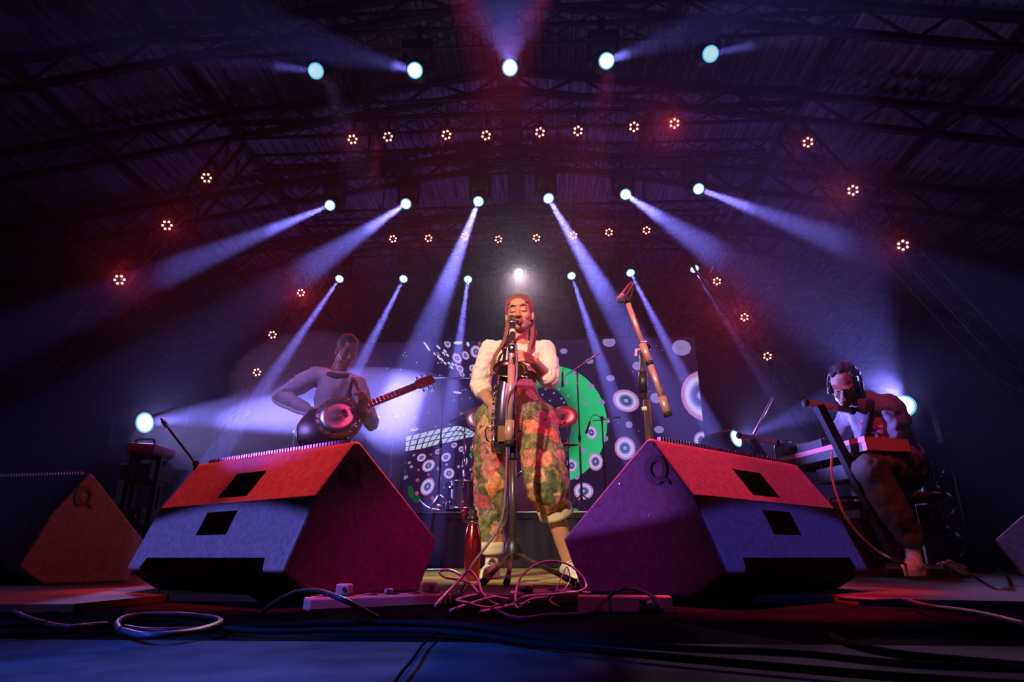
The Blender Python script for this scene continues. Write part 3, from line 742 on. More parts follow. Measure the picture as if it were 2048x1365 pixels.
# white lattice band of slanted panes
top = [(745, 897), (797, 877), (838, 867), (876, 858), (917, 851), (936, 857), (952, 868)]
bot = [(745, 914), (811, 904), (843, 899), (868, 892), (905, 884), (932, 877), (954, 873)]
def along(P, s):
    s = max(0, min(.9999, s)) * (len(P) - 1); i = int(s); f = s - i
    return Vector((P[i][0] * (1 - f) + P[i + 1][0] * f, P[i][1] * (1 - f) + P[i + 1][1] * f))
b = MB(); NC, NR = 15, 3
for i in range(-1, NC):
    for j in range(NR):
        q = []
        for du, dv in ((.06, .5), (.5, .03), (.94, .5), (.5, .97)):
            pass
        for du, dv in ((.07, .08), (.88, .08), (.88, .90), (.07, .90)):
            t = (j + dv) / NR; s = (i + du + t * 1.3) / NC
            A, B = along(bot, s), along(top, s); p = A.lerp(B, t); q.append(atY(p.x, p.y, SY) + Vector((0, -.0035, 0)))
        if (q[1] - q[0]).length > .01: b.add(q, [(0, 1, 2, 3)], False, [.5] * 4)
b.build('white_lattice', M['lattice'], scr, True)['kind'] = 'stuff'

# ------------------------------------------------------------------ drum riser and drums
M['skirt'] = mat('black_skirt', (0.008, 0.007, 0.013), 0.85, vary=0.3, scale=8)
M['alu'] = mat('aluminium', (0.55, 0.55, 0.58), 0.3, 1.0)
RZ = 0.545
ris = empty('drum_riser', (STAGE_X, 7.95, 0)); tag(ris, 'black skirted drum riser with a bright metal edge behind the singer', 'platform')
MB().box((STAGE_X, 7.95, RZ - .04), (5.0, 2.9, .06), bev=.004).build('deck_board', M['skirt'], ris, True)
MB().box((STAGE_X, 6.49, RZ - .006), (5.0, .02, .012)).build('edge_trim', M['alu'], ris, True)
sk = MB(); n = 120; vs = []; fs = []
for i in range(n + 1):
    x = STAGE_X - 2.48 + 4.96 * i / n; yy = 6.52 + .014 * math.sin(i * 1.9) + .008 * math.sin(i * .7)
    vs += [(x, yy, 0.002), (x, yy + .004, RZ - .06)]
for i in range(n): fs.append((2 * i, 2 * i + 2, 2 * i + 3, 2 * i + 1))
sk.add(vs, fs, True).build('skirt', M['skirt'], ris, True)
for a in (-1, 1):
    for b_ in (-1, 1):
        MB().bar((STAGE_X + a * 2.4, 7.95 + b_ * 1.3, 0), (STAGE_X + a * 2.4, 7.95 + b_ * 1.3, RZ - .07), .05, .05, up=(0, 1, 0)).build('leg', M['alu'], ris, True)
M['drum_shell'] = mat('drum_shell', (0.16, 0.14, 0.17), 0.22, 0.5, vary=0.15, scale=4)
M['drum_head'] = mat('drum_head', (0.14, 0.12, 0.13), 0.5)
M['cymbal'] = mat('cymbal_bronze', (0.62, 0.30, 0.16), 0.32, 0.7, vary=0.1, scale=30)
def drum(name, c, R, h, axis, label, lugs=8, legs=0, group='drums of the kit'):
    c = Vector(c); ax = Vector(axis).normalized()
    r = empty(name, c); tag(r, label, 'drum', group)
    x = ax.cross(Vector((0, 1, 0.01))).normalized(); y = ax.cross(x)
    MB().lathe([(R, -h / 2), (R, h / 2)], 28, (c, ax), cap=False).build('shell', M['drum_shell'], r, True)
    for s_ in (-1, 1):
        MB().lathe([(R * 1.02, s_ * h / 2 - .012), (R * 1.05, s_ * h / 2 - .012), (R * 1.05, s_ * h / 2 + .012), (R * 1.0, s_ * h / 2 + .012)], 28, (c, ax), cap=False).build('hoop', M['chrome'], r, True)
        MB().lathe([(R * .99, s_ * h / 2 - .002), (R * .99, s_ * h / 2 + .002)], 28, (c, ax)).build('drum_head', M['drum_head'], r, True)
    for k_ in range(lugs):
        a = 2 * PI * k_ / lugs + .25; d_ = x * math.cos(a) + y * math.sin(a)
        for s_ in (-1, 1):
            p = c + d_ * (R + .008) + ax * (s_ * h * .28)
            MB().lathe([(.020, -.01), (.020, .006), (.010, .016)], 10, (p, d_)).build('lug', M['chrome'], r, True)
            MB().tube([p + d_ * .012, p + d_ * .012 + ax * (s_ * h * .22)], .004, 5).build('tension_rod', M['chrome'], r, True)
    for k_ in range(legs):
        a = 2 * PI * k_ / legs + .8; d_ = x * math.cos(a) + y * math.sin(a)
        p = c + d_ * (R + .018)
        MB().tube([p + Vector((0, 0, h * .25)), p + Vector((0, 0, -h * .3)), p + d_ * .03 + Vector((0, 0, RZ - c.z + (-.01) + .0))], .009, 6).build('leg', M['chrome'], r, True)
    return r
p = atY(922, 994, 6.95)
drum('floor_tom', (p.x, 6.95, RZ + .20), .178, .285, (0, 0, 1), 'grey floor tom standing at the riser front beside the floral trousers', 8, 3)
drum('bass_drum', (-.13, 7.55, RZ + .28), .27, .40, (0, 1, 0), 'dark bass drum seen between the legs of the singer', 8, 0)
drum('rack_tom', (.13, 7.72, RZ + .70), .15, .20, (.05, .35, 1), 'small tom under the cymbal beside the green hoop', 6, 0)
drum('snare_drum', (-.62, 7.85, RZ + .62), .17, .14, (0, .1, 1), 'shallow snare drum hidden behind the floor tom stands', 8, 0)
def cymbal(c, R, nrm, base, label, boom=None):
    c = Vector(c); r = empty('cymbal_stand', (base[0], base[1], RZ)); tag(r, label, 'cymbal', 'cymbals on stands')
    nrm = Vector(nrm).normalized()
    MB().lathe([(R, 0), (R * .99, .004), (R * .6, .014), (R * .22, .022), (R * .17, .034), (R * .06, .044), (.006, .046), (.006, .040), (R * .15, .030), (R * .2, .018), (R * .6, .010), (R, 0)], 32, (c, nrm), cap=False).build('cymbal_plate', M['cymbal'], r, True)
    MB().lathe([(.012, -.05), (.018, -.03), (.018, -.004), (.012, .0), (.012, .05), (.02, .055), (.02, .065)], 10, (c + nrm * .01, nrm)).build('felt_and_nut', M['chrome'], r, True)
    b0 = Vector((base[0], base[1], RZ)); t = c - nrm * .05
    j = Vector((base[0], base[1], max(RZ + .35, t.z - (.25 if boom else .02))))
    MB().tube([b0 + Vector((0, 0, .10)), b0.lerp(j, .55)], .0135, 8).build('lower_tube', M['chrome'], r, True)
    MB().tube([b0.lerp(j, .5), j], .0105, 8).build('upper_tube', M['chrome'], r, True)
    MB().tube([j - Vector((0, 0, .02)), t], .008, 8).build('boom_tube', M['chrome'], r, True)
    for q in (b0.lerp(j, .53), j): MB().box(q, (.035, .05, .04), bev=.006).build('clamp', M['chrome'], r, True)
    for k_ in range(3):
        a = 2 * PI * k_ / 3 + .5
        MB().tube([b0 + Vector((0, 0, .30)), b0 + Vector((.24 * math.cos(a), .24 * math.sin(a), .012))], .008, 6).build('leg', M['chrome'], r, True)
    return r
p = atY(968, 838, 7.5); cymbal(p, .225, (.15, -.86, .48), (p.x + .12, 7.85), 'large crash cymbal tilted behind the hand of the singer')
p = atY(924, 833, 7.2); cymbal(p, .17, (-.45, -.12, .88), (atY(928, 1000, 7.2).x, 7.2), 'smaller thin cymbal seen almost edge-on above the floor tom', True)
p = atY(1127, 834, 7.5); cymbal(p, .18, (-.10, -.86, .5), (p.x + .05, 7.7), 'reddish cymbal in front of the green hoop')
p = atY(1135, 891, 7.2); cymbal(p, .13, (0, -.05, 1), (p.x - .02, 7.3), 'flat hi-hat cymbal low in front of the green hoop')
# hardware clutter: pedal and stand legs on the riser
r = empty('drum_pedal', (.33, 6.95, RZ)); tag(r, 'chrome pedal and bracket on the riser near the rolled cuff', 'pedal')
MB().box((.33, 6.95, RZ + .03), (.09, .26, .02), rot=(.25, 0, .3)).build('footboard', M['chrome'], r, True)
for s_ in (-1, 1): MB().tube([(.33 + s_ * .05, 7.07, RZ), (.33 + s_ * .05, 7.07, RZ + .18)], .008, 6).build('post', M['chrome'], r, True)
MB().tube([(.27, 7.07, RZ + .15), (.39, 7.07, RZ + .15)], .008, 6).build('axle', M['chrome'], r, True)
MB().tube([(.33, 7.07, RZ + .15), (.33, 7.2, RZ + .27)], .006, 6).build('beater', M['chrome'], r, True)
def tube_stand(px, y, tops, label):
    g = atY(px, 1010, y); g.z = RZ
    r = empty('tom_stand', g); tag(r, label, 'drum hardware')
    for dx, py in tops:
        t = Vector((g.x + dx, y, atY(px, py, y).z)); b_ = Vector((g.x + dx, y, RZ + .12))
        MB().tube([b_, b_.lerp(t, .55)], .015, 8).build('lower_tube', M['chrome'], r, True)
        MB().tube([b_.lerp(t, .5), t], .011, 8).build('upper_tube', M['chrome'], r, True)
        MB().box(b_.lerp(t, .54), (.045, .05, .035), bev=.007).build('clamp', M['chrome'], r, True)
        MB().tube([b_.lerp(t, .54) + Vector((.02, -.02, 0)), b_.lerp(t, .54) + Vector((.055, -.035, .01))], .006, 6).build('wing_bolt', M['chrome'], r, True)
        MB().tube([t, t + Vector((.10 if dx > 0 else -.06, .03, .05))], .009, 8).build('top_arm', M['chrome'], r, True)
    MB().bar((g.x + min(d[0] for d in tops) - .02, y, RZ + .14), (g.x + max(d[0] for d in tops) + .02, y, RZ + .14), .03, .03).build('yoke_bar', M['chrome'], r, True)
    for k_ in range(3):
        a = 2 * PI * k_ / 3 + .9
        MB().tube([Vector((g.x, y, RZ + .24)), Vector((g.x + .22 * math.cos(a), y + .22 * math.sin(a), RZ + .012))], .009, 6).build('leg', M['chrome'], r, True)
tube_stand(932, 7.35, ((-.04, 868), (.06, 880)), 'double chrome tom stand rising behind the floor tom')
tube_stand(1112, 7.05, ((-.07, 872), (.04, 852)), 'chrome double stand with clamps beside the rolled cuff and green hoop')
# overhead microphone stands on the riser
M['white_metal'] = mat('white_boom', (0.75, 0.75, 0.8), 0.3, 0.3)
M['stand_paint'] = mat('stand_paint', (0.09, 0.07, 0.08), 0.35, 0.5)
def drum_mic(base_px, top_px, b0, b1, mic, y, label, boomm='white_metal'):
    g = atY(*base_px, y); t = atY(*top_px, y)
    g.z = RZ; g.x = t.x + (g.x - t.x) * .3
    r = empty('microphone_stand', g); tag(r, label, 'microphone stand', 'microphone stands over the drums')
    MB().tube([g + Vector((0, 0, .12)), g.lerp(t, .5)], .012, 8).build('lower_tube', M['stand_paint'], r, True)
    MB().tube([g.lerp(t, .48), t], .009, 8).build('upper_tube', M['stand_paint'], r, True)
    MB().lathe([(.018, -.03), (.018, .03)], 10, (g.lerp(t, .5), (0, 0, 1))).build('clutch', M['black_plastic'], r, True)
    MB().box(t, (.04, .05, .05), bev=.008).build('swivel', M['black_plastic'], r, True)
    a, b = atY(*b0, y - .03), atY(*b1, y - .03)
    MB().tube([a, a.lerp(b, .5)], .0065, 8).build('boom', M[boomm], r, True)
    MB().tube([a.lerp(b, .5), b], .010, 8).build('boom_weight', M[boomm], r, True)
    for k_ in range(3):
        an = 2 * PI * k_ / 3 + .3
        MB().tube([g + Vector((0, 0, .2)), g + Vector((.26 * math.cos(an), .26 * math.sin(an), .01))], .009, 6).build('leg', M['stand_paint'], r, True)
    if mic:
        m0, m1 = atY(*mic[0], y - .03), atY(*mic[1], y - .03)
        MB().lathe([(.009, 0), (.012, .02), (.012, (m1 - m0).length * .6), (.016, (m1 - m0).length * .68), (.017, (m1 - m0).length * .95), (.010, (m1 - m0).length)], 12, (m0, m1 - m0)).build('microphone', M['stand_paint'], r, True)
        MB().tube(smooth_path([m0, m0 + Vector((.02, 0, .05)), (m0 + t) / 2 + Vector((0, 0, .06)), t], 6), .004, 6).build('cable', M['rubber'], r, True)
    return r
drum_mic((1163, 1000), (1154, 735), (1131, 752), (1198, 707), ((1125, 745), (1125, 775)), 6.8, 'microphone stand with a white boom and hanging microphone, in front of the green hoop')
drum_mic((1210, 985), (1204, 838), (1184, 842), (1240, 835), ((1180, 843), (1172, 868)), 6.9, 'low microphone stand with a short bright boom beside the green hoop')
drum_mic((879, 1010), (886, 757), (984, 757), (856, 757), None, 6.75, 'thin reddish microphone stand with a level white boom above the floor tom')
# small things on the riser edge
for i, (px, tone) in enumerate(((876, 'red'),)):
    p = atY(px, 1012, 6.62); r = empty('riser_lamp', (p.x, 6.62, RZ)); tag(r, 'small lamp glinting red on the riser edge beside the floor tom', 'lamp')
    MB().lathe([(.05, 0), (.05, .015), (.03, .02), (.042, .06), (.03, .085), (.008, .095)], 16, ((p.x, 6.62, RZ - .01), (0, 0, 1))).build('housing', M['black_plastic'], r, True)
    MB().ball((p.x, 6.60, RZ + .055), .026).build('dome', mat('lamp_dome', (.6, .05, .06), .2), r, True)
cb = MB().tube(smooth_path([atY(838, 1000, 6.6), atY(850, 1012, 6.58), atY(862, 1018, 6.56), atY(880, 1021, 6.55)], 6), .008, 6)
cb = cb.build('white_cable', M['white_metal']); tag(cb, 'white cable lying along the lit riser edge', 'cable')
# added spots without fixtures, at truss height, for drums and riser
light('drum_red', 'SPOT', (.9, 5.7, 5.75), (1.0, .10, .22), 1000, aim=(-.2, 7.3, RZ + .5), size=.06, angle=24, blend=.6)
light('drum_blue', 'SPOT', (-2.6, 5.7, 5.75), (.45, .4, 1.0), 480, aim=(-.9, 7.2, RZ + .4), size=.06, angle=20, blend=.6)

# ------------------------------------------------------------------ amplifiers and racks
M['amp_cover'] = mat('amp_vinyl', (0.035, 0.033, 0.036), 0.6, bump=.3, bscale=150)
M['amp_cloth'] = mat('amp_cloth', (0.028, 0.026, 0.03), 0.9, vary=.3, scale=120)
def amp(name, c, size, rz, label, logo=None):
    r = empty(name, c, rz); tag(r, label, 'amplifier')
    w, d_, h = size
    MB().box((0, 0, h / 2), size, bev=.012).build('cabinet', M['amp_cover'], r)
    MB().box((0, -d_ / 2 - .002, h * .44), (w - .06, .012, h * .76), bev=.003).build('grille_cloth', M['amp_cloth'], r)
    MB().box((0, -d_ / 2 - .002, h * .90), (w - .06, .010, h * .13)).build('control_panel', M['black_plastic'], r)
    for k_ in range(6): MB().lathe([(.012, 0), (.010, .016)], 10, ((-w * .32 + k_ * w * .11, -d_ / 2 - .006, h * .90), (0, -1, 0))).build('knob', M['steel'], r)
    MB().tube(smooth_path([(-.11, 0, h), (-.09, 0, h + .03), (.09, 0, h + .03), (.11, 0, h)], 5), .010, 6).build('handle', M['rubber'], r)
    for a in (-1, 1):
        for b_ in (-1, 1):
            for zc in (0.02, h - .02): MB().ball((a * (w / 2 - .012), b_ * (d_ / 2 - .012), zc), .022, 8, 6).build('corner_cap', M['steel'], r)
    return r
p = atY(665, 862, 5.3)
amp('bass_amplifier', (p.x - .02, 5.45, 0), (.62, .42, p.z - 0), .05, 'dark bass amplifier cabinet standing right behind the bassist')
p = atY(728, 850, 5.3)
r = empty('amplifier_head', (p.x + .08, 5.5, 0)); 
D.objects.remove(r)
hd = amp('amplifier_stack', (p.x + .10, 5.55, 0), (.36, .40, p.z + .10), -.05, 'tall narrow amplifier edged in red light beside the bassist hip')
# dim rack on the bassist side
r = empty('equipment_rack', (-3.05, 4.6, 0)); tag(r, 'dim open metal rack with red-lit gear on top under the floor lamp', 'rack')
ra = lambda px, py, dy=0.0: atY(px, py, 4.6 + dy)
corners = {}
for k_, (px, y_) in enumerate(((268, 0), (322, 0), (282, .4), (332, .4))):
    t = ra(px, 907 if k_ % 2 == 0 else 912, y_); g = Vector((t.x, t.y, 0)); corners[k_] = t
    MB().bar(g, t, .035, .035, up=(0, 1, 0)).build('post', M['truss'], r, True)
for zf in (.35, .74, .97):
    A = [Vector((corners[k_].x, corners[k_].y, corners[k_].z * zf)) for k_ in (0, 1, 3, 2)]
    for i in range(4): MB().bar(A[i], A[(i + 1) % 4], .03, .03).build('rail', M['truss'], r, True)
    MB().prism(A, (0, 0, .016), (0, 0, .03)).build('shelf', M['black_paint'], r, True)
zt = corners[0].z
cx, cy = (corners[0].x + corners[3].x) / 2, (corners[0].y + corners[3].y) / 2
u = empty('mixer_case', (cx, cy, zt * .97 + .03)); tag(u, 'rounded case lit red on top of the dim open rack', 'case')
MB().box((0, 0, .045), (.25, .3, .09), rot=(0, .06, 0), bev=.03).build('shell', mat('red_case', (.25, .08, .10), .5), u)
MB().tube(smooth_path([(-.08, -.1, .09), (-.06, -.1, .12), (.06, -.1, .12), (.08, -.1, .085)], 4), .008, 6).build('handle', M['rubber'], u)
for q, (zz, lb) in enumerate(((.74, 'boxed'), (.35, 'coiled'))):
    u = empty('rack_unit', (cx, cy, zt * zz + .03)); tag(u, ('dark amplifier unit with knobs on the middle shelf of the dim rack', 'dark gear drawer on the lowest shelf of the dim rack')[q], 'audio gear')
    MB().box((0, 0, .06), (.24, .3, .12), bev=.006).build('chassis', M['black_plastic'], u)
    for k_ in range(3): MB().lathe([(.018, 0), (.014, .02)], 10, ((-.07 + .07 * k_, -.15, .065), (0, -1, 0))).build('knob', M['steel'], u)
light('rack_red', 'SPOT', (-2.6, 3.4, 2.8), RED, 26, aim=(cx, cy, zt), size=.05, angle=18, blend=.6)  # added spot without a fixture to redden the rack
# long thin boom of a stand by the bassist
a0, a1 = atY(322, 838, 3.6), atY(398, 936, 3.6)
g = Vector((a1.x, 3.6, 0))
r = empty('microphone_stand', g); tag(r, 'thin boom stand rising from behind the red and blue wedge towards the floor lamp', 'microphone stand')
MB().tube([a0, a1], .007, 8).build('boom', M['steel'], r, True)
MB().tube([a0 + (a1 - a0) * .05, a0 + (a1 - a0) * .16], .014, 8).build('microphone', M['white_metal'], r, True)
MB().tube([g + Vector((0, 0, .15)), a1.lerp(a0, .08)], .011, 8).build('pole', M['stand_paint'], r, True)
MB().ball(a1.lerp(a0, .08), .02, 8, 6).build('swivel', M['black_plastic'], r, True)
for k_ in range(3):
    an = 2 * PI * k_ / 3 + .2
    MB().tube([g + Vector((0, 0, .2)), g + Vector((.26 * math.cos(an), .26 * math.sin(an), .012))], .009, 6).build('leg', M['stand_paint'], r, True)
# smoke drifting round the bassist
for k_, (c, rr, dens) in enumerate((((-1.65, 4.85, 1.22), (1.1, .5, .36), .10), ((-2.5, 4.95, 1.08), (.9, .45, .30), .12), ((-1.15, 4.8, 1.2), (.35, .5, .36), .08), ((-1.66, 4.1, 1.28), (.55, .26, .38), .20))):
    hm = D.materials.new('smoke'); hm.use_nodes = True; hm.node_tree.nodes.remove(hm.node_tree.nodes['Principled BSDF'])
    v_ = hm.node_tree.nodes.new('ShaderNodeVolumeScatter'); v_.inputs['Density'].default_value = dens; v_.inputs['Anisotropy'].default_value = .2
    hm.node_tree.links.new(v_.outputs[0], hm.node_tree.nodes['Material Output'].inputs['Volume']); hm.cycles.homogeneous_volume = True
    o = MB().ball(c, rr, 24, 14, rot=(0, -.12, .15)).build('smoke', hm)
    tag(o, 'blue-lit smoke drifting round the bassist', 'smoke', 'smoke round the bassist', kind='stuff')
# ------------------------------------------------------------------ microphone stands in front
M['boom_metal'] = mat('boom_metal', (0.62, 0.34, 0.34), 0.32, 0.35)
M['mic_body'] = mat('mic_body', (0.02, 0.02, 0.024), 0.4)
M['mic_mesh'] = mat('mic_mesh', (0.12, 0.12, 0.12), 0.45, 0.8, bump=.6, bscale=500)
M['tape'] = mat('pale_tape', (.7, .65, .6), .6)
def microphone(root, a, b, R=.024):
    """a = cable end, b = head end"""
    a, b = Vector(a), Vector(b); d_ = (b - a).normalized(); L = (b - a).length
    MB().lathe([(.008, -.02), (.009, 0), (.0115, .004), (R * .78, L * .62), (R * .9, L * .66)], 16, (a, d_)).build('microphone_handle', M['mic_body'], root, True)
    MB().lathe([(R * .92, L * .66), (R, L * .70), (R, L * .74)], 16, (a, d_)).build('microphone_collar', M['steel'], root, True)
    MB().lathe([(R * .98, L * .74), (R * 1.06, L * .84), (R * .95, L * .93), (R * .6, L * .985), (R * .1, L)], 16, (a, d_)).build('microphone_grille', M['mic_mesh'], root, True)
def tripod(root, hub, feet, paint='stand_paint'):
    MB().lathe([(.020, -.035), (.036, -.03), (.040, .0), (.034, .03), (.024, .055), (.016, .06)], 14, (hub, (0, 0, 1))).build('hub', M['black_plastic'], root, True)
    for f in feet:
        f = Vector(f); s0 = hub + (f - hub).normalized() * .02
        MB().tube([s0, s0.lerp(f, .9)], .0095, 8).build('leg', M[paint], root, True)
        MB().tube([s0.lerp(f, .84), f], .0135, 8).build('rubber_foot', M['rubber'], root, True)
Y0 = 2.86
gx = atY(1026, 1110, Y0).x
hub = Vector((gx, Y0, .125)); 
r = empty('microphone_stand', (gx, Y0, 0)); tag(r, 'tall microphone stand right before the singer, its boom hanging down the pole', 'microphone stand')
feet = [atZ(884, 1177, .012), atZ(1163, 1166, .012), atZ(1008, 1170, .012)]
feet[0] = atZ(884, 1176, .012)
for f in feet:
    d_ = (f - hub); d_.z = 0
    if d_.length > .40: d_ = d_.normalized() * .40; f.x, f.y = hub.x + d_.x, hub.y + d_.y
tripod(r, hub, feet)
p1 = atY(1030, 900, Y0); p1.x = gx; top = atY(1022, 700, Y0); top.x = gx
MB().tube([hub, Vector((gx, Y0, p1.z))], .0165, 12).build('pole', M['stand_paint'], r, True)
MB().tube([Vector((gx, Y0, p1.z - .05)), top], .0120, 12).build('upper_pole', M['stand_paint'], r, True)
MB().lathe([(.018, -.05), (.02, -.04), (.02, .04), (.014, .05)], 12, (Vector((gx, Y0, p1.z)), (0, 0, 1))).build('height_clutch', M['black_plastic'], r, True)
b0, b1 = atY(1024, 688, Y0 - .05), atY(1018, 893, Y0 - .05)
MB().tube([b0, b0.lerp(b1, .25)], .0125, 12).build('boom', M['boom_metal'], r, True)
MB().tube([b0.lerp(b1, .22), b0.lerp(b1, .78)], .0165, 12).build('boom_sleeve', M['boom_metal'], r, True)
MB().tube([b0.lerp(b1, .76), b0.lerp(b1, .96)], .0215, 12).build('counterweight', M['boom_metal'], r, True)
MB().tube([b0.lerp(b1, .95), b1], .0222, 12).build('end_cap', M['rubber'], r, True)
MB().lathe([(.017, -.02), (.019, -.01), (.019, .01), (.014, .02)], 12, (b0.lerp(b1, .06), b1 - b0)).build('boom_clutch', M['chrome'], r, True)
MB().tube([atY(1030, 720, Y0), atY(1030, 720, Y0 - .06)], .016, 10).build('boom_joint', M['black_plastic'], r, True)
mc = empty('microphone', atY(1026, 690, Y0 - .05)); tag(mc, 'black microphone with a pale band clipped on the stand at the mouth of the singer', 'microphone')
m0, m1 = atY(1026, 690, Y0 - .05), atY(1024, 633, Y0 + .10)
microphone(mc, m0.lerp(m1, .08), m1, .021)
MB().lathe([(.0155, -.012), (.0165, .012)], 12, (m0.lerp(m1, .42), m1 - m0)).build('pale_band', M['tape'], mc, True)
MB().tube([m0, m0.lerp(m1, .2)], .016, 10).build('clip', M['black_plastic'], mc, True)
cp = [atY(1032, 690, Y0 - .06), atY(1034, 740, Y0 - .065), atY(1030, 770, Y0 - .07), atY(1018, 790, Y0 - .075), atY(1013, 830, Y0 - .06), atY(1014, 900, Y0 - .05), atY(1010, 1000, Y0 - .04), atY(1000, 1050, Y0 - .04), atY(975, 1090, Y0 - .05), atY(945, 1130, Y0 - .08), atZ(930, 1172, .012), atZ(915, 1190, .012)]
o = MB().tube(smooth_path(cp, 6), .0055, 8).build('microphone_cable', mat('violet_cable', (.16, .10, .16), .45)); tag(o, 'dark microphone cable looping down the central stand to the floor', 'cable')

Y1 = 2.95
gb = atY(1297, 860, Y1); sw = atY(1283, 707, Y1)
r = empty('microphone_stand', (sw.x, Y1, 0)); tag(r, 'microphone stand with slanting copper-lit boom rising behind the purple-ended wedge', 'microphone stand')
hub = Vector((sw.x + .012, Y1, .13)); tripod(r, hub, [(sw.x - .26, Y1 + .18, .012), (sw.x + .28, Y1 + .2, .012), (sw.x + .02, Y1 + .34, .012)])
mid = atY(1289, 800, Y1); mid.x = sw.x + .006
MB().tube([hub, mid], .0175, 12).build('pole', M['stand_paint'], r, True)
MB().tube([atY(1286.5, 785, Y1), atY(1285.5, 745, Y1)], .0225, 12).build('height_clutch', M['black_plastic'], r, True)
MB().tube([atY(1289, 800, Y1), sw], .0115, 12).build('upper_pole', M['stand_paint'], r, True)
MB().tube([atY(1290.5, 815, Y1 ), atY(1291, 823, Y1)], .0182, 12).build('pale_tape', M['tape'], r, True)
MB().tube([sw + Vector((0, .01, 0)), sw + Vector((.03, -.045, .02))], .016, 10).build('swivel', M['chrome'], r, True)
MB().prism([atY(1270, 699, Y1 - .02), atY(1283, 697, Y1 - .02), atY(1283, 701, Y1 - .02), atY(1274, 703, Y1 - .02), atY(1273, 714, Y1 - .02), atY(1269, 713, Y1 - .02)], (0, -.008, 0), (0, .008, 0)).build('wing_screw', M['boom_metal'], r, True)
b0, b1 = atY(1256, 607, Y1 - .05), atY(1336, 830, Y1 - .05)
MB().tube([b0, b0.lerp(b1, .40)], .0135, 12).build('boom', M['boom_metal'], r, True)
MB().tube([b0.lerp(b1, .38), b0.lerp(b1, .55)], .0180, 12).build('boom_clutch', M['boom_metal'], r, True)
MB().tube([b0.lerp(b1, .54), b0.lerp(b1, .57)], .0200, 12).build('band', M['rubber'], r, True)
MB().tube([b0.lerp(b1, .57), b0.lerp(b1, .86)], .0155, 12).build('rear_boom', M['boom_metal'], r, True)
MB().tube([b0.lerp(b1, .85), b1], .0205, 12).build('counterweight', M['boom_metal'], r, True)
MB().tube([b1.lerp(b0, .02), b1 + (b1 - b0) * .012], .0212, 12).build('end_cap', M['rubber'], r, True)
MB().box(atY(1288, 684, Y1 - .06), (.03, .012, .012), bev=.003).build('thumb_screw', M['chrome'], r, True)
mc = empty('microphone', atY(1255, 602, Y1 - .05)); tag(mc, 'black microphone pointing down on top of the slanting boom, no one singing', 'microphone')
m0, m1 = atY(1261, 570, Y1 - .03), atY(1238, 604, Y1 - .09)
microphone(mc, m0, m1, .020)
MB().tube([atY(1247, 590, Y1 - .06), atY(1255, 600, Y1 - .05), atY(1256, 608, Y1 - .05)], .014, 10).build('clip', M['black_plastic'], mc, True)
MB().tube(smooth_path([m0, atY(1266, 575, Y1 - .02), atY(1262, 592, Y1 - .03), atY(1258, 604, Y1 - .05)], 5), .004, 6).build('cable_tail', M['rubber'], mc, True)

# ------------------------------------------------------------------ bottle
M['bottle'] = mat('bottle_lacquer', (0.55, 0.05, 0.06), 0.16, 0.9)
p = atY(944, 1150, 3.02); p.z = 0
r = empty('water_bottle', p); tag(r, 'shiny red metal bottle with black cap and strap standing by the floral trouser cuff', 'bottle')
MB().lathe([(.030, 0), (.034, .004), (.035, .02), (.036, .07), (.041, .11), (.0415, .16), (.038, .20), (.030, .232), (.026, .245), (.026, .258)], 24, ((0, 0, 0), (0, 0, 1))).build('flask', M['bottle'], r)
MB().lathe([(.028, .255), (.0285, .262), (.0275, .268)], 24, ((0, 0, 0), (0, 0, 1))).build('neck_ring', M['chrome'], r)
MB().lathe([(.027, .266), (.027, .285), (.020, .29), (.020, .315), (.014, .32)], 20, ((0, 0, 0), (0, 0, 1))).build('cap', M['black_plastic'], r)
MB().tube(smooth_path([(-.024, -.01, .262), (-.040, -.012, .268), (-.046, -.012, .285), (-.043, -.012, .302)], 5), .006, 8).build('strap', M['bottle'], r)
MB().ball((-.042, -.012, .309), .0155, 14, 10).build('strap_ball', M['bottle'], r)

# ------------------------------------------------------------------ power strips and boxes on the floor
M['pale_plastic'] = mat('pale_plastic', (0.34, 0.24, 0.27), 0.45)
M['socket'] = mat('socket_dark', (.03, .025, .03), .5)
FZ = -0.02
def strip(a, b, w, h, label, n, name='power_strip'):
    a, b = Vector(a), Vector(b); c = (a + b) / 2; d_ = (b - a); L = d_.length; rz = math.atan2(d_.y, d_.x)
    r = empty(name, (c.x, c.y, a.z), rz); tag(r, label, 'power strip')
    MB().box((0, 0, h / 2), (L, w, h), bev=.005).build('housing', M['pale_plastic'], r)
    MB().box((0, 0, h + .0005), (L - .03, w * .62, .004), bev=.001).build('face_plate', M['pale_plastic'], r)
    for k_ in range(n):
        x = -L / 2 + L * (k_ + .7) / (n + .4)
        MB().lathe([(.017, 0), (.019, .003), (.015, .003), (.014, .0015)], 14, ((x, 0, h + .002), (0, 0, 1))).build('socket', M['socket'], r)
    return r
sa, sb = atZ(604, 1224, FZ), atZ(893, 1211, FZ)
sa.y += .02; sb.y += .02
strip(sa, sb, .055, .030, 'long pale power strip lit pink before the red and blue wedge', 6)
def plug(px, py, y, label, w=.032, h=.026, cable=None):
    p = atY(px, py, y); r = empty('power_plug', p); tag(r, label, 'plug')
    MB().box((0, 0, h / 2), (w, .034, h), bev=.004).build('plug_body', M['pale_plastic'], r)
    MB().lathe([(.006, 0), (.005, .004)], 10, ((w * .15, -.017, h * .5), (0, -1, 0))).build('pin_hole', M['socket'], r)
    for s_ in (-1, 1): MB().box((s_ * .007, 0, -.004), (.003, .006, .010)).build('prong', M['steel'], r)
    return r
ty = (sa.y + sb.y) / 2
def on_strip(f): 
    q = sa.lerp(sb, f); return (q.x, q.y, FZ + .034)
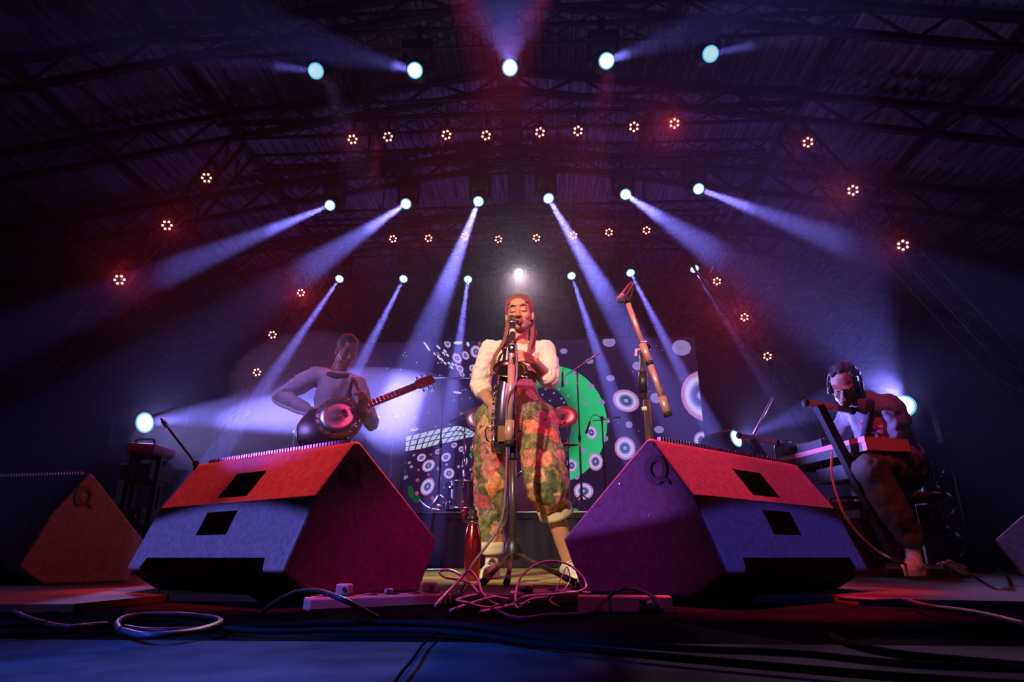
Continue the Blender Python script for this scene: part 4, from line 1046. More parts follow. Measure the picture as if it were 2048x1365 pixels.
for f, lb, w in ((.24, 'square pale plug with a dark eye on the long power strip', .036), (.86, 'second square plug at the singer end of the long power strip', .036), (.55, 'small flat plug in the middle of the long power strip', .018)):
    r = plug(0, 0, 1, lb, w, .026 if w > .02 else .012); r.location = on_strip(f)
sa2, sb2 = atZ(1022, 1203, FZ), atZ(1182, 1200, FZ)
sa2.y += .05; sb2.y += .05
strip(sa2, sb2, .05, .026, 'short pink-lit power strip under the tangle of cables near the purple wedge end', 3)
r = plug(0, 0, 1, 'low plug standing on the short power strip', .05, .014); r.location = (sa2.x + .04, sa2.y, FZ + .030)
r = plug(0, 0, 1, 'grey adaptor beside the purple wedge end on the short power strip', .06, .02); r.location = (sb2.x - .015, sb2.y + .0, FZ + .030)
p0, p1 = atZ(1205, 1228, FZ), atZ(1335, 1245, FZ)
r = empty('floor_box', ((p0.x + p1.x) / 2, p0.y + .05, FZ), -.1); tag(r, 'brown wooden floor box under the purple wedge end with a cable plugged in', 'box')
MB().box((0, 0, .018), ((p1 - p0).length, .07, .036), bev=.003).build('case', mat('brown_box', (.16, .08, .05), .5, vary=.2), r)
MB().box((.06, -.036, .018), (.05, .004, .024), bev=.001).build('connector_plate', M['black_plastic'], r)
MB().lathe([(.011, 0), (.011, .022), (.007, .03)], 12, ((.06, -.038, .018), (0, -1, 0))).build('socket_plug', M['rubber'], r)

# ------------------------------------------------------------------ cables
M['cable_pink'] = mat('pale_cable', (0.50, 0.38, 0.45), 0.4)
M['cable_black'] = mat('black_cable', (0.004, 0.004, 0.004), 0.8, spec=0.0)
M['cable_grey'] = mat('grey_cable', (0.010, 0.010, 0.015), 0.5, spec=.12)
M['white_lead'] = mat('silver_lead', (.6, .55, .45), .3, .5)
M['cable_orange'] = mat('orange_cable', (0.75, 0.16, 0.10), 0.45)
def cable(pts, rad, m, label, group=None, k=7):
    o = MB().tube(smooth_path(pts, k), rad, 8).build('cable', M[m]); tag(o, label, 'cable', group); return o
def fz(px, py, z=FZ): return atZ(px, py, z)
rc = .0036
cable([fz(905, 1205, FZ + .01), atY(930, 1165, 1.75), atY(905, 1143, 1.78), atY(880, 1143, 1.80), atY(890, 1155, 1.78), atY(935, 1165, 1.72), atY(960, 1190, 1.65), fz(985, 1208, FZ + .012), fz(1040, 1215, FZ + .01)], rc, 'cable_pink', 'pale cable making a small high loop beside the bottle', 'tangled pale cables')
cable([fz(870, 1212, FZ + .015), atY(915, 1165, 1.68), atY(938, 1142, 1.7), atY(955, 1160, 1.68), atY(967, 1190, 1.62), fz(1000, 1212, FZ + .012), fz(1065, 1206, FZ + .02)], rc, 'cable_pink', 'pale cable arching over the end of the long power strip', 'tangled pale cables')
cable([fz(900, 1222, FZ + .01), fz(940, 1208, FZ + .02), atY(990, 1195, 1.6), fz(1010, 1206, FZ + .02), fz(975, 1216, FZ + .01), fz(930, 1206, FZ + .03), fz(915, 1200, FZ + .03), fz(960, 1190, FZ + .03), fz(1020, 1200, FZ + .03)], rc, 'cable_pink', 'pale cable coiled flat between the two power strips', 'tangled pale cables')
cable([fz(940, 1215, FZ + .008), fz(990, 1222, FZ + .008), fz(1020, 1235, FZ + .008), fz(1050, 1238, FZ + .008), fz(1100, 1232, FZ + .008), fz(1170, 1228, FZ + .008), fz(1210, 1210, FZ + .01), atY(1222, 1190, 1.55), atY(1250, 1178, 1.55), atY(1285, 1183, 1.5), atY(1310, 1198, 1.45), fz(1325, 1222, FZ + .018)], .0048, 'cable_grey', 'thick cable curving from the tangle up into the brown floor box', None)
cable([fz(1100, 1195, FZ + .03), fz(1060, 1200, FZ + .03), fz(1035, 1217, FZ + .01), atY(1032, 1180, 1.75), atY(1050, 1145, 1.8), atY(1090, 1124, 1.85), atY(1130, 1127, 1.85), atY(1160, 1148, 1.82), atY(1172, 1168, 1.8), atY(1170, 1178, 1.75), fz(1150, 1187, .02)], .0030, 'cable_pink', 'thin pale cable standing up in one wide hoop beside the stand leg')
cable([atY(1110, 1185, 1.72), atY(1125, 1150, 1.78), atY(1134, 1135, 1.8), atY(1140, 1160, 1.8), atY(1128, 1180, 1.75), fz(1100, 1200, .0), fz(1120, 1215, FZ + .005)], .0016, 'cable_pink', 'thinnest pale wire inside the wide cable hoop')
cable([fz(960, 1225, FZ + .006), fz(1020, 1212, FZ + .012), atY(1050, 1195, 1.6), atY(1105, 1190, 1.66), atY(1150, 1186, 1.70), atY(1180, 1187, 1.72)], .0040, 'cable_pink', 'pale cable running along the short power strip to the adaptor', None)
cable([fz(520, 1228), atY(560, 1200, 1.28), atY(600, 1184, 1.28), atY(640, 1184, 1.27), atY(690, 1202, 1.2), fz(755, 1235, FZ + .006)], .0050, 'cable_grey', 'blue-grey cable bowing over the bassist end of the long power strip')
cable([fz(0, 1238), fz(150, 1225), fz(350, 1228), fz(480, 1225), fz(560, 1232), fz(700, 1222), fz(860, 1213 + 12), fz(900, 1232), fz(935, 1242)], .0042, 'cable_black', 'upper black cable running along before the long power strip', 'black cables along the stage edge')
for i, (pp, rr) in enumerate((
        ([(0, 1250), (200, 1248), (420, 1256), (620, 1250), (760, 1246), (900, 1250), (1000, 1262), (1100, 1280), (1250, 1292), (1420, 1302), (1600, 1310), (1800, 1330), (2048, 1340)], .0055),
        ([(0, 1272), (150, 1262), (300, 1240), (500, 1262), (700, 1260), (850, 1262), (960, 1272), (1080, 1290), (1300, 1312), (1500, 1330), (1760, 1352), (2048, 1372)], .0045),
        ([(240, 1262), (236, 1244), (270, 1232), (360, 1230), (440, 1240), (400, 1260), (300, 1272), (245, 1262)], .0048),
        ([(30, 1225), (60, 1238), (130, 1255), (210, 1250), (300, 1262), (420, 1258)], .0048),
        ([(880, 1262), (850, 1285), (825, 1320), (800, 1350), (770, 1400), (740, 1450)], .0018))):
    cable([fz(x, y, FZ + .006 + .006 * (i % 3)) for x, y in pp], rr, 'cable_black' if i not in (2, 3) else 'cable_grey',
          ('thick black cable sweeping the whole width of the dark stage edge', 'black cable below the thick sweeping one, ending mid stage', 'loop of blue-glinting cable on the dark floor beside the unlit wedge', 'short blue-glinting cable before the unlit wedge', 'cable running straight towards the stage lip')[i], None)
for i, (pp, rr, m_, lb) in enumerate((
        ([(2048, 1262), (1900, 1254), (1780, 1266), (1690, 1256), (1650, 1252), (1655, 1266), (1700, 1290), (1800, 1310), (1950, 1325), (2060, 1335)], .0055, 'cable_black', 'black cable bent back on itself on the dark floor near the raised plywood edge'),
        ([(1680, 1197), (1760, 1202), (1812, 1201), (1850, 1212), (1950, 1226), (2060, 1252)], .005, 'cable_grey', 'cable following the front edge of the plywood under the far wedge corner'))):
    cable([fz(x, y, FZ + .008 if i == 0 else .004) for x, y in pp], rr, m_, lb)
# ------------------------------------------------------------------ people
def skin(name, c, rough=.5):
    return mat(name, c, rough, vary=.12, scale=14, bump=.05, bscale=90)
M['skin_a'] = skin('skin_singer', (.52, .25, .17)); M['skin_b'] = skin('skin_bassist', (.22, .11, .07)); M['skin_c'] = skin('skin_keys', (.24, .115, .065))
M['lips_a'] = mat('lips', (.34, .09, .08), .4); M['dark_hair'] = mat('dark_hair', (.02, .015, .014), .7, bump=.8, bscale=140)
M['braid'] = mat('braided_hair', (.27, .09, .09), .55, bump=.6, bscale=160)
M['shirt'] = mat('cream_knit', (.80, .72, .64), .8, bump=.2, bscale=240)
M['sneaker'] = mat('white_canvas', (.72, .68, .62), .7, vary=.08, scale=30); M['sole'] = mat('pale_sole', (.75, .72, .66), .6)
M['nail'] = mat('nail', (.55, .3, .26), .3)
def floral():
    m = D.materials.new('floral_cloth'); m.use_nodes = True; nt = m.node_tree; L = nt.links.new; b = nt.nodes['Principled BSDF']; b.inputs['Roughness'].default_value = .75
    N = lambda t, **k: (lambda n: ([setattr(n, a, v) for a, v in k.items()], n)[1])(nt.nodes.new(t))
    def ramp(stops, src):
        r = N('ShaderNodeValToRGB'); e = r.color_ramp.elements
        while len(e) < len(stops): e.new(.5)
        for el, (p, c) in zip(e, stops): el.position = p; el.color = (*c, 1)
        L(src, r.inputs['Fac']); return r.outputs[0]
    tc = N('ShaderNodeTexCoord'); n0 = N('ShaderNodeTexNoise'); n0.inputs['Scale'].default_value = 14; n0.inputs['Detail'].default_value = 4
    L(tc.outputs['Object'], n0.inputs['Vector'])
    mx = N('ShaderNodeMixRGB'); mx.inputs[0].default_value = .10; L(tc.outputs['Object'], mx.inputs[1]); L(n0.outputs['Color'], mx.inputs[2])
    v = N('ShaderNodeTexVoronoi'); v.inputs['Scale'].default_value = 10.5; L(mx.outputs[0], v.inputs['Vector'])
    sp = N('ShaderNodeSeparateColor'); L(v.outputs['Color'], sp.inputs[0])
    petal = ramp([(0, (.55, .07, .06)), (.22, (.62, .22, .09)), (.42, (.66, .48, .30)), (.6, (.50, .05, .12)), (.8, (.64, .30, .16)), (1, (.30, .08, .22))], sp.outputs[0])
    n1 = N('ShaderNodeTexNoise'); n1.inputs['Scale'].default_value = 8; n1.inputs['Detail'].default_value = 5; n1.inputs['Distortion'].default_value = 1.5; L(tc.outputs['Object'], n1.inputs['Vector'])
    ground = ramp([(.28, (.03, .02, .05)), (.42, (.10, .14, .05)), (.54, (.24, .26, .10)), (.62, (.12, .05, .12)), (.75, (.46, .38, .22))], n1.outputs['Fac'])
    mask = ramp([(.0, (1, 1, 1)), (.46, (1, 1, 1)), (.56, (0, 0, 0))], v.outputs['Distance'])
    m1 = N('ShaderNodeMixRGB'); L(mask, m1.inputs[0]); L(ground, m1.inputs[1]); L(petal, m1.inputs[2])
    eye = ramp([(.0, (.10, .03, .05)), (.10, (.35, .12, .06)), (.20, (1, 1, 1)), (.34, (.75, .7, .7)), (.42, (1.1, 1.05, 1)), (.55, (.7, .65, .65)), (.7, (1, 1, 1))], v.outputs['Distance'])
    n2 = N('ShaderNodeTexNoise'); n2.inputs['Scale'].default_value = 45; n2.inputs['Detail'].default_value = 6; n2.inputs['Distortion'].default_value = 2.0; L(tc.outputs['Object'], n2.inputs['Vector'])
    vein = ramp([(.36, (.45, .42, .4)), (.58, (1.15, 1.1, 1.05))], n2.outputs['Fac'])
    m2 = N('ShaderNodeMixRGB', blend_type='MULTIPLY'); m2.inputs[0].default_value = .9; L(m1.outputs[0], m2.inputs[1]); L(eye, m2.inputs[2])
    m3 = N('ShaderNodeMixRGB', blend_type='MULTIPLY'); m3.inputs[0].default_value = .8; L(m2.outputs[0], m3.inputs[1]); L(vein, m3.inputs[2])
    L(m3.outputs[0], b.inputs['Base Color']); return m
M['floral'] = floral()
def fuse(mb, name, m, parent, voxel=.006, smooth=6, world=True, wrinkle=0.0, wscale=.08, factor=.5):
    """one continuous surface grown over all the shapes in mb"""
    o = mb.build(name, m, parent, world)
    rm = o.modifiers.new('r', 'REMESH'); rm.mode = 'VOXEL'; rm.voxel_size = voxel; rm.use_smooth_shade = True
    if smooth:
        s_ = o.modifiers.new('s', 'SMOOTH'); s_.iterations = smooth; s_.factor = factor
    if wrinkle:
        tx = D.textures.new('folds', 'CLOUDS'); tx.noise_scale = wscale; tx.noise_depth = 1
        dm = o.modifiers.new('d', 'DISPLACE'); dm.texture = tx; dm.strength = wrinkle; dm.mid_level = .5; dm.texture_coords = 'LOCAL'
    baked(o)
    return o
def limb(mb, pts, rs, n=14):
    """a tapering limb through joints, rounded at every joint"""
    mb.tube(pts, rs, n)
    for p, r in zip(pts, rs): mb.ball(p, r, 12, 8)
def head_shapes(mb, T, s=1.0, ears=True, nose=1.0):
    """T: 4x4 placing the head; face looks to -Y, chin down"""
    def ball(c, r, rot=None):
        q = MB().ball(c, r, 16, 12, rot); mb.add([T @ (v * s) for v in q.v], q.f, True)
    def tube(p, r): 
        q = MB().tube(p, r, 10); mb.add([T @ (v * s) for v in q.v], q.f, True)
        for a, b in zip(p, r): ball(a, (b, b, b))
    ball((0, .012, .035), (.073, .092, .088)); ball((0, -.022, -.01), (.066, .072, .085)); ball((0, -.042, -.055), (.052, .050, .058))
    ball((0, -.066, -.098), (.026, .022, .020)); ball((0, -.045, -.092), (.042, .038, .025))
    for sx in (-1, 1):
        ball((sx * .036, -.066, -.032), (.026, .024, .026)); ball((sx * .027, -.080, .022), (.024, .012, .010)); ball((sx * .031, -.079, -.001), (.0165, .014, .0125))
        ball((sx * .0115, -.103, -.040), (.0100 * nose, .010, .008)); ball((sx * .043, -.026, -.062), (.019, .034, .030))
        if ears: ball((sx * .072, .008, -.012), (.010, .020, .031), (0, 0, sx * .35)); ball((sx * .071, .004, -.034), (.008, .011, .012))
    tube([(0, -.088, .008), (0, -.103, -.018), (0, -.112, -.036)], [.0085, .0095, .0125 * nose])
    ball((0, -.095, -.065), (.024, .011, .0065)); ball((0, -.092, -.077), (.021, .011, .0075)); ball((0, -.084, .045), (.045, .016, .035))
def face_parts(T, s, parent, lipm, brow=True, smile=0):
    P = lambda x, y, z: T @ (Vector((x, y, z)) * s)
    for sx in (-1, 1):
        MB().tube([P(sx * .013, -.0975, .0265), P(sx * .030, -.0985, .0305), P(sx * .047, -.085, .0240)], [.0028 * s, .0034 * s, .0018 * s], 6).build('eyebrow', M['dark_hair'], parent, True)
        MB().tube([P(sx * .017, -.0925, -.006), P(sx * .031, -.0955, -.0105), P(sx * .046, -.087, -.006)], [.0012 * s, .0020 * s, .0012 * s], 6).build('closed_eyelid', M['dark_hair'], parent, True)
    q = MB(); 
    for z, rx, rz in ((-.0655, .0225, .0058), (-.0765, .0195, .0068)): 
        b = MB().ball((0, -.0985, z), (rx, .0095, rz), 14, 8); q.add([T @ (v * s) for v in b.v], b.f, True)
    q.build('lips', M[lipm], parent, True)
    q = MB()
    for sx in (-1, 1):
        b = MB().ball((sx * .009, -.1075, -.0475), (.0042, .004, .0024), 8, 6); q.add([T @ (v * s) for v in b.v], b.f, True)
    q.build('nostrils', M['dark_hair'], parent, True)['kind'] = 'stuff'
def hand(mb, wrist, dirv, normal, thumb_side, curl=(.5, .5, .5, .5), spread=.10, s=1.0, thumb=(.5, .35), nails=None):
    """palm, four bent fingers of different length and a thumb from the side of the palm.
    dirv: wrist -> knuckles; normal: out of the BACK of the hand; thumb_side: vector towards the thumb"""
    d = Vector(dirv).normalized(); n = Vector(normal); n = (n - d * n.dot(d)).normalized(); t = Vector(thumb_side); t = (t - d * t.dot(d) - n * t.dot(n)).normalized()
    w = Vector(wrist)
    limb(mb, [w - d * .02 * s, w + d * .012 * s], [.024 * s, .023 * s])
    L = (.040, .046, .043, .033); R = (.0092, .0095, .0090, .0080); base = (.034, .012, -.011, -.032); pal = (.088, .092, .088, .080)
    for k in range(4):
        b = w + d * pal[k] * s + t * base[k] * s * .92
        limb(mb, [w + d * .014 * s + t * base[k] * s * .45, w + d * pal[k] * s * .6 + t * base[k] * s * .8, b], [.013 * s, .0125 * s, .0112 * s], 10)
        c = curl[k]; ang = c * .55; p = b; q = [p]; sp = (1.5 - k) * spread
        dd = (d + t * sp).normalized()
        for j, f in enumerate((1.0, .68, .52)):
            v = dd * math.cos(ang) - n * math.sin(ang); p = p + v * L[k] * f * s; q.append(p); ang += c * (1.05, .75, .5)[j]
        limb(mb, q, [R[k] * s, R[k] * .95 * s, R[k] * .88 * s, R[k] * .74 * s], 10)
        if nails is not None: nails.append((q[-1] + (q[-1] - q[-2]).normalized() * .001 + n * 0, (q[-1] - q[-2]).normalized(), R[k] * s))
    b = w + d * .022 * s + t * .022 * s
    dd = (d * .75 + t * .75 - n * thumb[1]).normalized(); p1 = b + dd * .040 * s
    d2 = (d * .95 + t * (.6 - thumb[0]) - n * (thumb[1] + .2)).normalized(); p2 = p1 + d2 * .033 * s; p3 = p2 + (d2 - t * thumb[0] * .3 - n * .2).normalized() * .024 * s
    limb(mb, [w + d * .012 * s + t * .012 * s, b, p1, p2, p3], [.016 * s, .0165 * s, .0118 * s, .0105 * s, .0082 * s], 10)
def frame(pos, yaw=0, pitch=0, roll=0):
    return Matrix.Translation(pos) @ Matrix.Rotation(yaw, 4, 'Z') @ Matrix.Rotation(pitch, 4, 'X') @ Matrix.Rotation(roll, 4, 'Y')
def foot_shape(mb, ankle, toe_dir, s=1.0, L=.255):
    a = Vector(ankle); d = Vector((toe_dir[0], toe_dir[1], 0)).normalized(); g = Vector((a.x, a.y, .0)); x = d.cross(Vector((0, 0, 1)))
    heel = g - d * .065 * s; ball = g + d * .11 * s; toe = g + d * .165 * s; up = Vector((0, 0, 1))
    limb(mb, [heel + up * .042 * s, g + up * .052 * s, ball + up * .036 * s, toe + up * .030 * s], [.036 * s, .040 * s, .036 * s, .027 * s])
    mb.ball(ball + up * .03 * s, (.044 * s, .044 * s, .028 * s), 14, 8); limb(mb, [a, g + up * .06 * s], [.040 * s, .041 * s])
    return heel, ball, toe, d, x
def sneaker(parent, ankle, toe_dir, upper, sole, s=1.0, laces=True):
    mb = MB(); heel, ball, toe, d, x = foot_shape(mb, ankle, toe_dir, s)
    fuse(mb, 'shoe', upper, parent, .006, 4)
    sh = parent.children[-1] if False else [o for o in D.objects if o.parent == parent and o.name.startswith('shoe')][-1]
    up = Vector((0, 0, 1)); pts = []
    out = [(heel - d * .032 * s, 0), (heel + x * .034 * s, 0), (heel.lerp(ball, .5) + x * .036 * s, 0), (ball + x * .048 * s, 0), (toe + x * .032 * s + d * .01, 0), (toe + d * .032 * s, 0), (toe - x * .030 * s + d * .01, 0), (ball - x * .046 * s, 0), (heel.lerp(ball, .5) - x * .036 * s, 0), (heel - x * .034 * s, 0)]
    P = smooth_path([o[0] for o in out], 3, True); P = [Vector((p.x, p.y, 0)) for p in P]
    MB().prism(P, up * .003, up * .026 * s).build('sole', sole, parent, True)
    if laces:
        for k in range(4):
            c = heel.lerp(toe, .50 + .09 * k) + up * (.094 - .011 * k) * s
            MB().tube(smooth_path([c - x * .026 * s - up * .014, c, c + x * .026 * s - up * .014], 4), .0032 * s, 6).build('lace', sole, parent, True)

# ---------------------------------------------- the singer with the saxophone
SYD = 3.45
A = lambda px, py, dy=0.0: atY(px, py, SYD + dy)
g0 = A(1040, 1160); sroot = empty('person', (g0.x, SYD, 0))
tag(sroot, 'person with long braids, cream top and floral baggy trousers playing a dark saxophone', 'person')
hc = A(1039, 630, -.03)
HT = frame(hc, yaw=-.05, pitch=.06, roll=-.06) @ Matrix.Diagonal((1.10, 1.0, 1.0, 1.0))
SH_R, SH_L = A(980, 699), A(1090, 699)          # her right shoulder is on the picture's other side
EL_R, EL_L = A(960, 772, .03), A(1098, 757, -.02)
WR_R, WR_L = A(980, 806, -.12), A(1066, 722, -.20)
neck = A(1038, 688)
body = MB()
head_shapes(body, HT, .98)
limb(body, [HT @ Vector((0, .02, -.06)), neck, neck + Vector((0, .015, -.06))], [.050, .054, .062])
chest, waist, hip = A(1036, 726), A(1034, 782), A(1032, 822)
limb(body, [A(1037, 706), chest, waist, hip], [.085, .105, .095, .11])
for s_ in (SH_R, SH_L): limb(body, [A(1037, 703), s_], [.06, .050])
limb(body, [SH_R, EL_R, WR_R], [.050, .043, .028]); limb(body, [SH_L, EL_L, WR_L], [.050, .042, .027])
HR_d = (A(990, 832, -.17) - WR_R); HL_d = (A(1044, 712, -.26) - WR_L)
hand(body, WR_R, HR_d, Vector((-1, -.55, .15)), Vector((.25, -.5, .9)), (1.15, 1.2, 1.2, 1.25), .08, .94, (.4, .6))
hand(body, WR_L, HL_d, Vector((.35, -1, .35)), Vector((-.1, -.1, 1)), (.85, .95, 1.0, 1.05), .10, .94, (.5, .5))
# legs
HP_R, HP_L = A(1000, 845), A(1066, 845)
KN_R, KN_L = A(983, 985, -.04), A(1096, 975, -.14)
AN_R, AN_L = A(984, 1118, .0), A(1137, 1122, .02)
AN_R.z = max(AN_R.z, .085); AN_L.z = max(AN_L.z, .085)
for hp, kn, an in ((HP_R, KN_R, AN_R), (HP_L, KN_L, AN_L)):
    calf = kn.lerp(an, .35) + Vector((0, .02, 0))
    limb(body, [hip, hp, kn, calf, an], [.11, .095, .062, .056, .036]); limb(body, [an, Vector((an.x, an.y, .05))], [.036, .034])
fuse(body, 'body', M['skin_a'], sroot, .0044, 7)
face_parts(HT, .98, sroot, 'lips_a')
# top
top = MB()
limb(top, [A(1037, 724), chest, A(1035, 752), A(1034, 786)], [.098, .124, .116, .112])
top.ball(A(1013, 722, -.055), (.058, .06, .058), 14, 10); top.ball(A(1060, 722, -.055), (.058, .06, .058), 14, 10)
limb(top, [A(1000, 706), SH_R + Vector((0, 0, -.006))], [.072, .060]); limb(top, [A(1072, 706), SH_L + Vector((0, 0, -.006))], [.072, .060])
limb(top, [SH_R, SH_R.lerp(EL_R, .5) + Vector((-.008, 0, 0)), EL_R, EL_R.lerp(WR_R, .30)], [.060, .061, .060, .054])
limb(top, [SH_L, SH_L.lerp(EL_L, .5) + Vector((.010, 0, 0)), EL_L, EL_L.lerp(WR_L, .16)], [.060, .063, .064, .058])
top_o = fuse(top, 'knit_top', M['shirt'], sroot, .006, 6, wrinkle=.016, wscale=.03)
cf = MB()
for e_, w_, f, rr in ((EL_R, WR_R, .30, .053), (EL_L, WR_L, .17, .057)):
    c = e_.lerp(w_, f); d_ = (w_ - e_).normalized()
    MB().lathe([(rr * .86, .022), (rr * 1.04, .018), (rr * 1.06, -.012), (rr * .95, -.025)], 18, (c, d_), cap=False).build('pushed_up_cuff', M['shirt'], sroot, True)
# scoop of skin at the neckline is left open: a thin hem ring marks it
nk = A(1037, 702, -.03)
# trousers
tr = MB()
wz = A(1034, 786)
limb(tr, [A(1034, 790), A(1033, 812), A(1032, 848)], [.118, .150, .165])
for hp, kn, cu, rs, bul in ((HP_R, KN_R, A(984, 1088), (.125, .118, .105, .082, .062), -.012), (HP_L, KN_L, A(1108, 1012, -.06), (.125, .125, .125, .105, .088), .010)):
    m1 = hp.lerp(kn, .5) + Vector((bul, -.01, 0)); m2 = kn.lerp(cu, .5)
    limb(tr, [A(1032, 838), hp + Vector((bul, 0, 0)), m1, kn, m2, cu], [.15, rs[0] + .010, rs[1], rs[2] - .004, rs[3], rs[4]], 18)
for k_ in range(12):
    a_ = PI * (1.04 + .92 * k_ / 11)
    tr.tube([wz + Vector((.108 * math.cos(a_), .108 * math.sin(a_), -.01)), wz + Vector((.150 * math.cos(a_), .150 * math.sin(a_), -.10)), wz + Vector((.168 * math.cos(a_), .160 * math.sin(a_), -.26))], [.014, .024, .012], 8)
tr_o = fuse(tr, 'trousers', M['floral'], sroot, .0075, 7, wrinkle=.035, wscale=.07)
M['waist_band'] = mat('waist_band', (.45, .12, .16), .7, bump=.4, bscale=120)
q = MB(); wv = wz
q.lathe([(.119, -.030), (.124, -.026), (.121, -.012), (.125, .0), (.121, .012), (.119, .016)], 28, (Vector((wv.x, wv.y, wv.z)), (0, 0, 1)), cap=False).build('waistband', M['waist_band'], sroot, True)
for k_, (p_, r_, d_) in enumerate(((A(984, 1096), .060, (AN_R - KN_R)), (A(1110, 1021, -.06), .088, (AN_L - KN_L)))):
    MB().lathe([(r_ * .9, -.032), (r_ * 1.04, -.03), (r_ * 1.10, -.01), (r_ * 1.06, .012), (r_ * 1.1, .028), (r_ * .9, .032)], 22, (p_, d_), cap=False).build('rolled_cuff', mat('cuff_lining', (.62, .52, .40), .8, vary=.25, scale=20), sroot, True)
sneaker(sroot, AN_R, (-.15, -1), M['sneaker'], M['sole'], .92); sneaker(sroot, AN_L, (.30, -1), M['sneaker'], M['sole'], .92)
# hair
hp_ = MB(); q = MB().ball((0, .018, .040), (.083, .100, .094), 24, 16)
vs = [v for v in q.v]
keep = [i for i, f in enumerate(q.f) if not all(vs[j].y < -.035 - .35 * (vs[j].z - .095) * 0 and vs[j].z < .072 for j in f) and not all(vs[j].z < -.035 for j in f)]
cap_mb = MB(); cap_mb.add([HT @ (v * .98) for v in vs], [q.f[i] for i in keep], True)
cap_mb.build('cornrow_cap', M['braid'], sroot, True)
cr = MB()
for k_ in range(11):
    x = -.065 + .013 * k_; pts = []
    for j in range(9):
        t = .42 + 2.4 * j / 8; kq = math.sqrt(max(0.05, 1 - (x / .084) ** 2))
        yy = .018 - .1010 * math.cos(t) * kq; zz = .040 + .0950 * math.sin(t) * kq
        pts.append(HT @ (Vector((x * (1.0), yy, zz)) * .98))
    cr = MB().tube(smooth_path(pts, 2), [.0016, .0030, .0042, .0052] + [.0058] * 20, 6); cr.build('cornrow', M['braid'], sroot, True)
def braid(pts, r, parent, name='braid'):
    P = smooth_path(pts, 10); n = len(P); b = MB()
    for st in range(3):
        q = []
        for i, p in enumerate(P):
            a = i * .95 + st * 2.094; t = (P[min(i + 1, n - 1)] - P[max(i - 1, 0)]).normalized(); x = t.cross(Vector((0, 1, .01))).normalized(); y = t.cross(x)
            f = 1 - .35 * i / n
            q.append(p + x * (math.cos(a) * r * .62 * f) + y * (math.sin(2 * a) * r * .4 * f))
        b.tube(q, [r * .62 * (1 - .4 * i / n) for i in range(n)], 6)
    return b.build(name, M['braid'], parent, True)
braid([A(1016, 640, -.02), A(1012, 672, -.09), A(1003, 692, -.13), A(990, 712, -.14), A(984, 735, -.13), A(984, 752, -.12)], .0125, sroot)
braid([A(1018, 642, .0), A(1014, 676, -.09), A(1013, 700, -.14), A(1010, 718, -.15), A(1008, 728, -.15)], .0115, sroot)
braid([A(1017, 650, .03), A(1011, 672, .0), A(1006, 690, -.06), A(1004, 698, -.12)], .012, sroot)
braid([A(1019, 650, .0), A(1019, 680, -.10), A(1017, 700, -.14), A(1016, 715, -.15)], .011, sroot)
braid([A(1063, 642, .0), A(1065, 668, -.06), A(1061, 690, -.12), A(1057, 706, -.14), A(1055, 716, -.15)], .013, sroot)
braid([A(1063, 648, .03), A(1069, 664, .0), A(1068, 682, -.05), A(1064, 694, -.10)], .012, sroot)
ck = neck + Vector((0, -.01, -.012))
MB().tube([ck + Vector((.058 * math.cos(t), .058 * math.sin(t), -.022 * max(0, -math.sin(t)))) for t in [2 * PI * i / 24 for i in range(24)]], .0028, 6, closed=True).build('choker', M['rubber'], sroot, True)
MB().tube(smooth_path([ck + Vector((-.05, -.03, 0)), A(1020, 706, -.11), A(1022, 716, -.17)], 5), .006, 6).build('neck_strap', M['rubber'], sroot, True)

# saxophone (held, so it is a thing of its own)
M['sax_dark'] = mat('dark_lacquer', (.085, .08, .14), .26, .75); M['brass'] = mat('brass', (.75, .46, .17), .22, 1.0); M['sax_inside'] = mat('bell_inside', (.02, .018, .03), .3, .6)
sx = empty('saxophone', A(1008, 880, -.22)); tag(sx, 'dark lacquered tenor saxophone with brass bell rim hanging before the singer', 'saxophone')
q_ = lambda px, py, dy: A(px, py, dy)
bell_c = q_(1020, 738, -.30)
bell_axis = Vector((.03, -.72, .69)).normalized()
tb = smooth_path([q_(1004, 868, -.27), q_(1005, 840, -.285), q_(1008, 800, -.285), q_(1012, 772, -.275), q_(1015, 755, -.272)], 6)
n_ = len(tb); MB().tube(tb, [.044 + .006 * i / n_ for i in range(n_)], 20).build('bell_tube', M['sax_dark'], sx, True)
MB().lathe([(.048, -.065), (.052, -.045), (.060, -.022), (.074, -.006), (.090, .0)], 32, (bell_c, bell_axis), cap=False).build('bell_flare', M['sax_dark'], sx, True)
MB().lathe([(.0875, -.003), (.092, -.003), (.095, .001), (.092, .006), (.080, .003), (.068, -.009), (.0625, -.016)], 32, (bell_c, bell_axis), cap=False).build('bell_rim', M['brass'], sx, True)
MB().lathe([(.072, -.009), (.062, -.018), (.052, -.036), (.042, -.062), (.040, -.064)], 32, (bell_c, bell_axis)).build('bell_throat', M['sax_inside'], sx, True)
bw = smooth_path([q_(1004, 868, -.27), q_(1003, 884, -.265), q_(1001, 892, -.225), q_(998, 882, -.185), q_(999, 866, -.175)], 6)
MB().tube(bw, [.0445, .045, .0455] + [.043] * (len(bw) - 6) + [.040, .037, .034], 18).build('bow', M['sax_dark'], sx, True)
MB().tube(bw[2:6], .0475, 18, cap=False).build('bow_band', M['brass'], sx, True)
bt = [q_(999, 868, -.175), q_(1006, 800, -.165), q_(1016, 700, -.155), q_(1019, 672, -.15)]
MB().tube(bt, [.034, .028, .020, .0165], 18).build('body_tube', M['sax_dark'], sx, True)
nkp = smooth_path([q_(1019, 674, -.15), q_(1021, 660, -.155), q_(1027, 648, -.165), q_(1034, 645, -.165), q_(1038, 648, -.145)], 6)
MB().tube(nkp, [.013 - .004 * i / len(nkp) for i in range(len(nkp))], 12).build('neck', M['sax_dark'], sx, True)
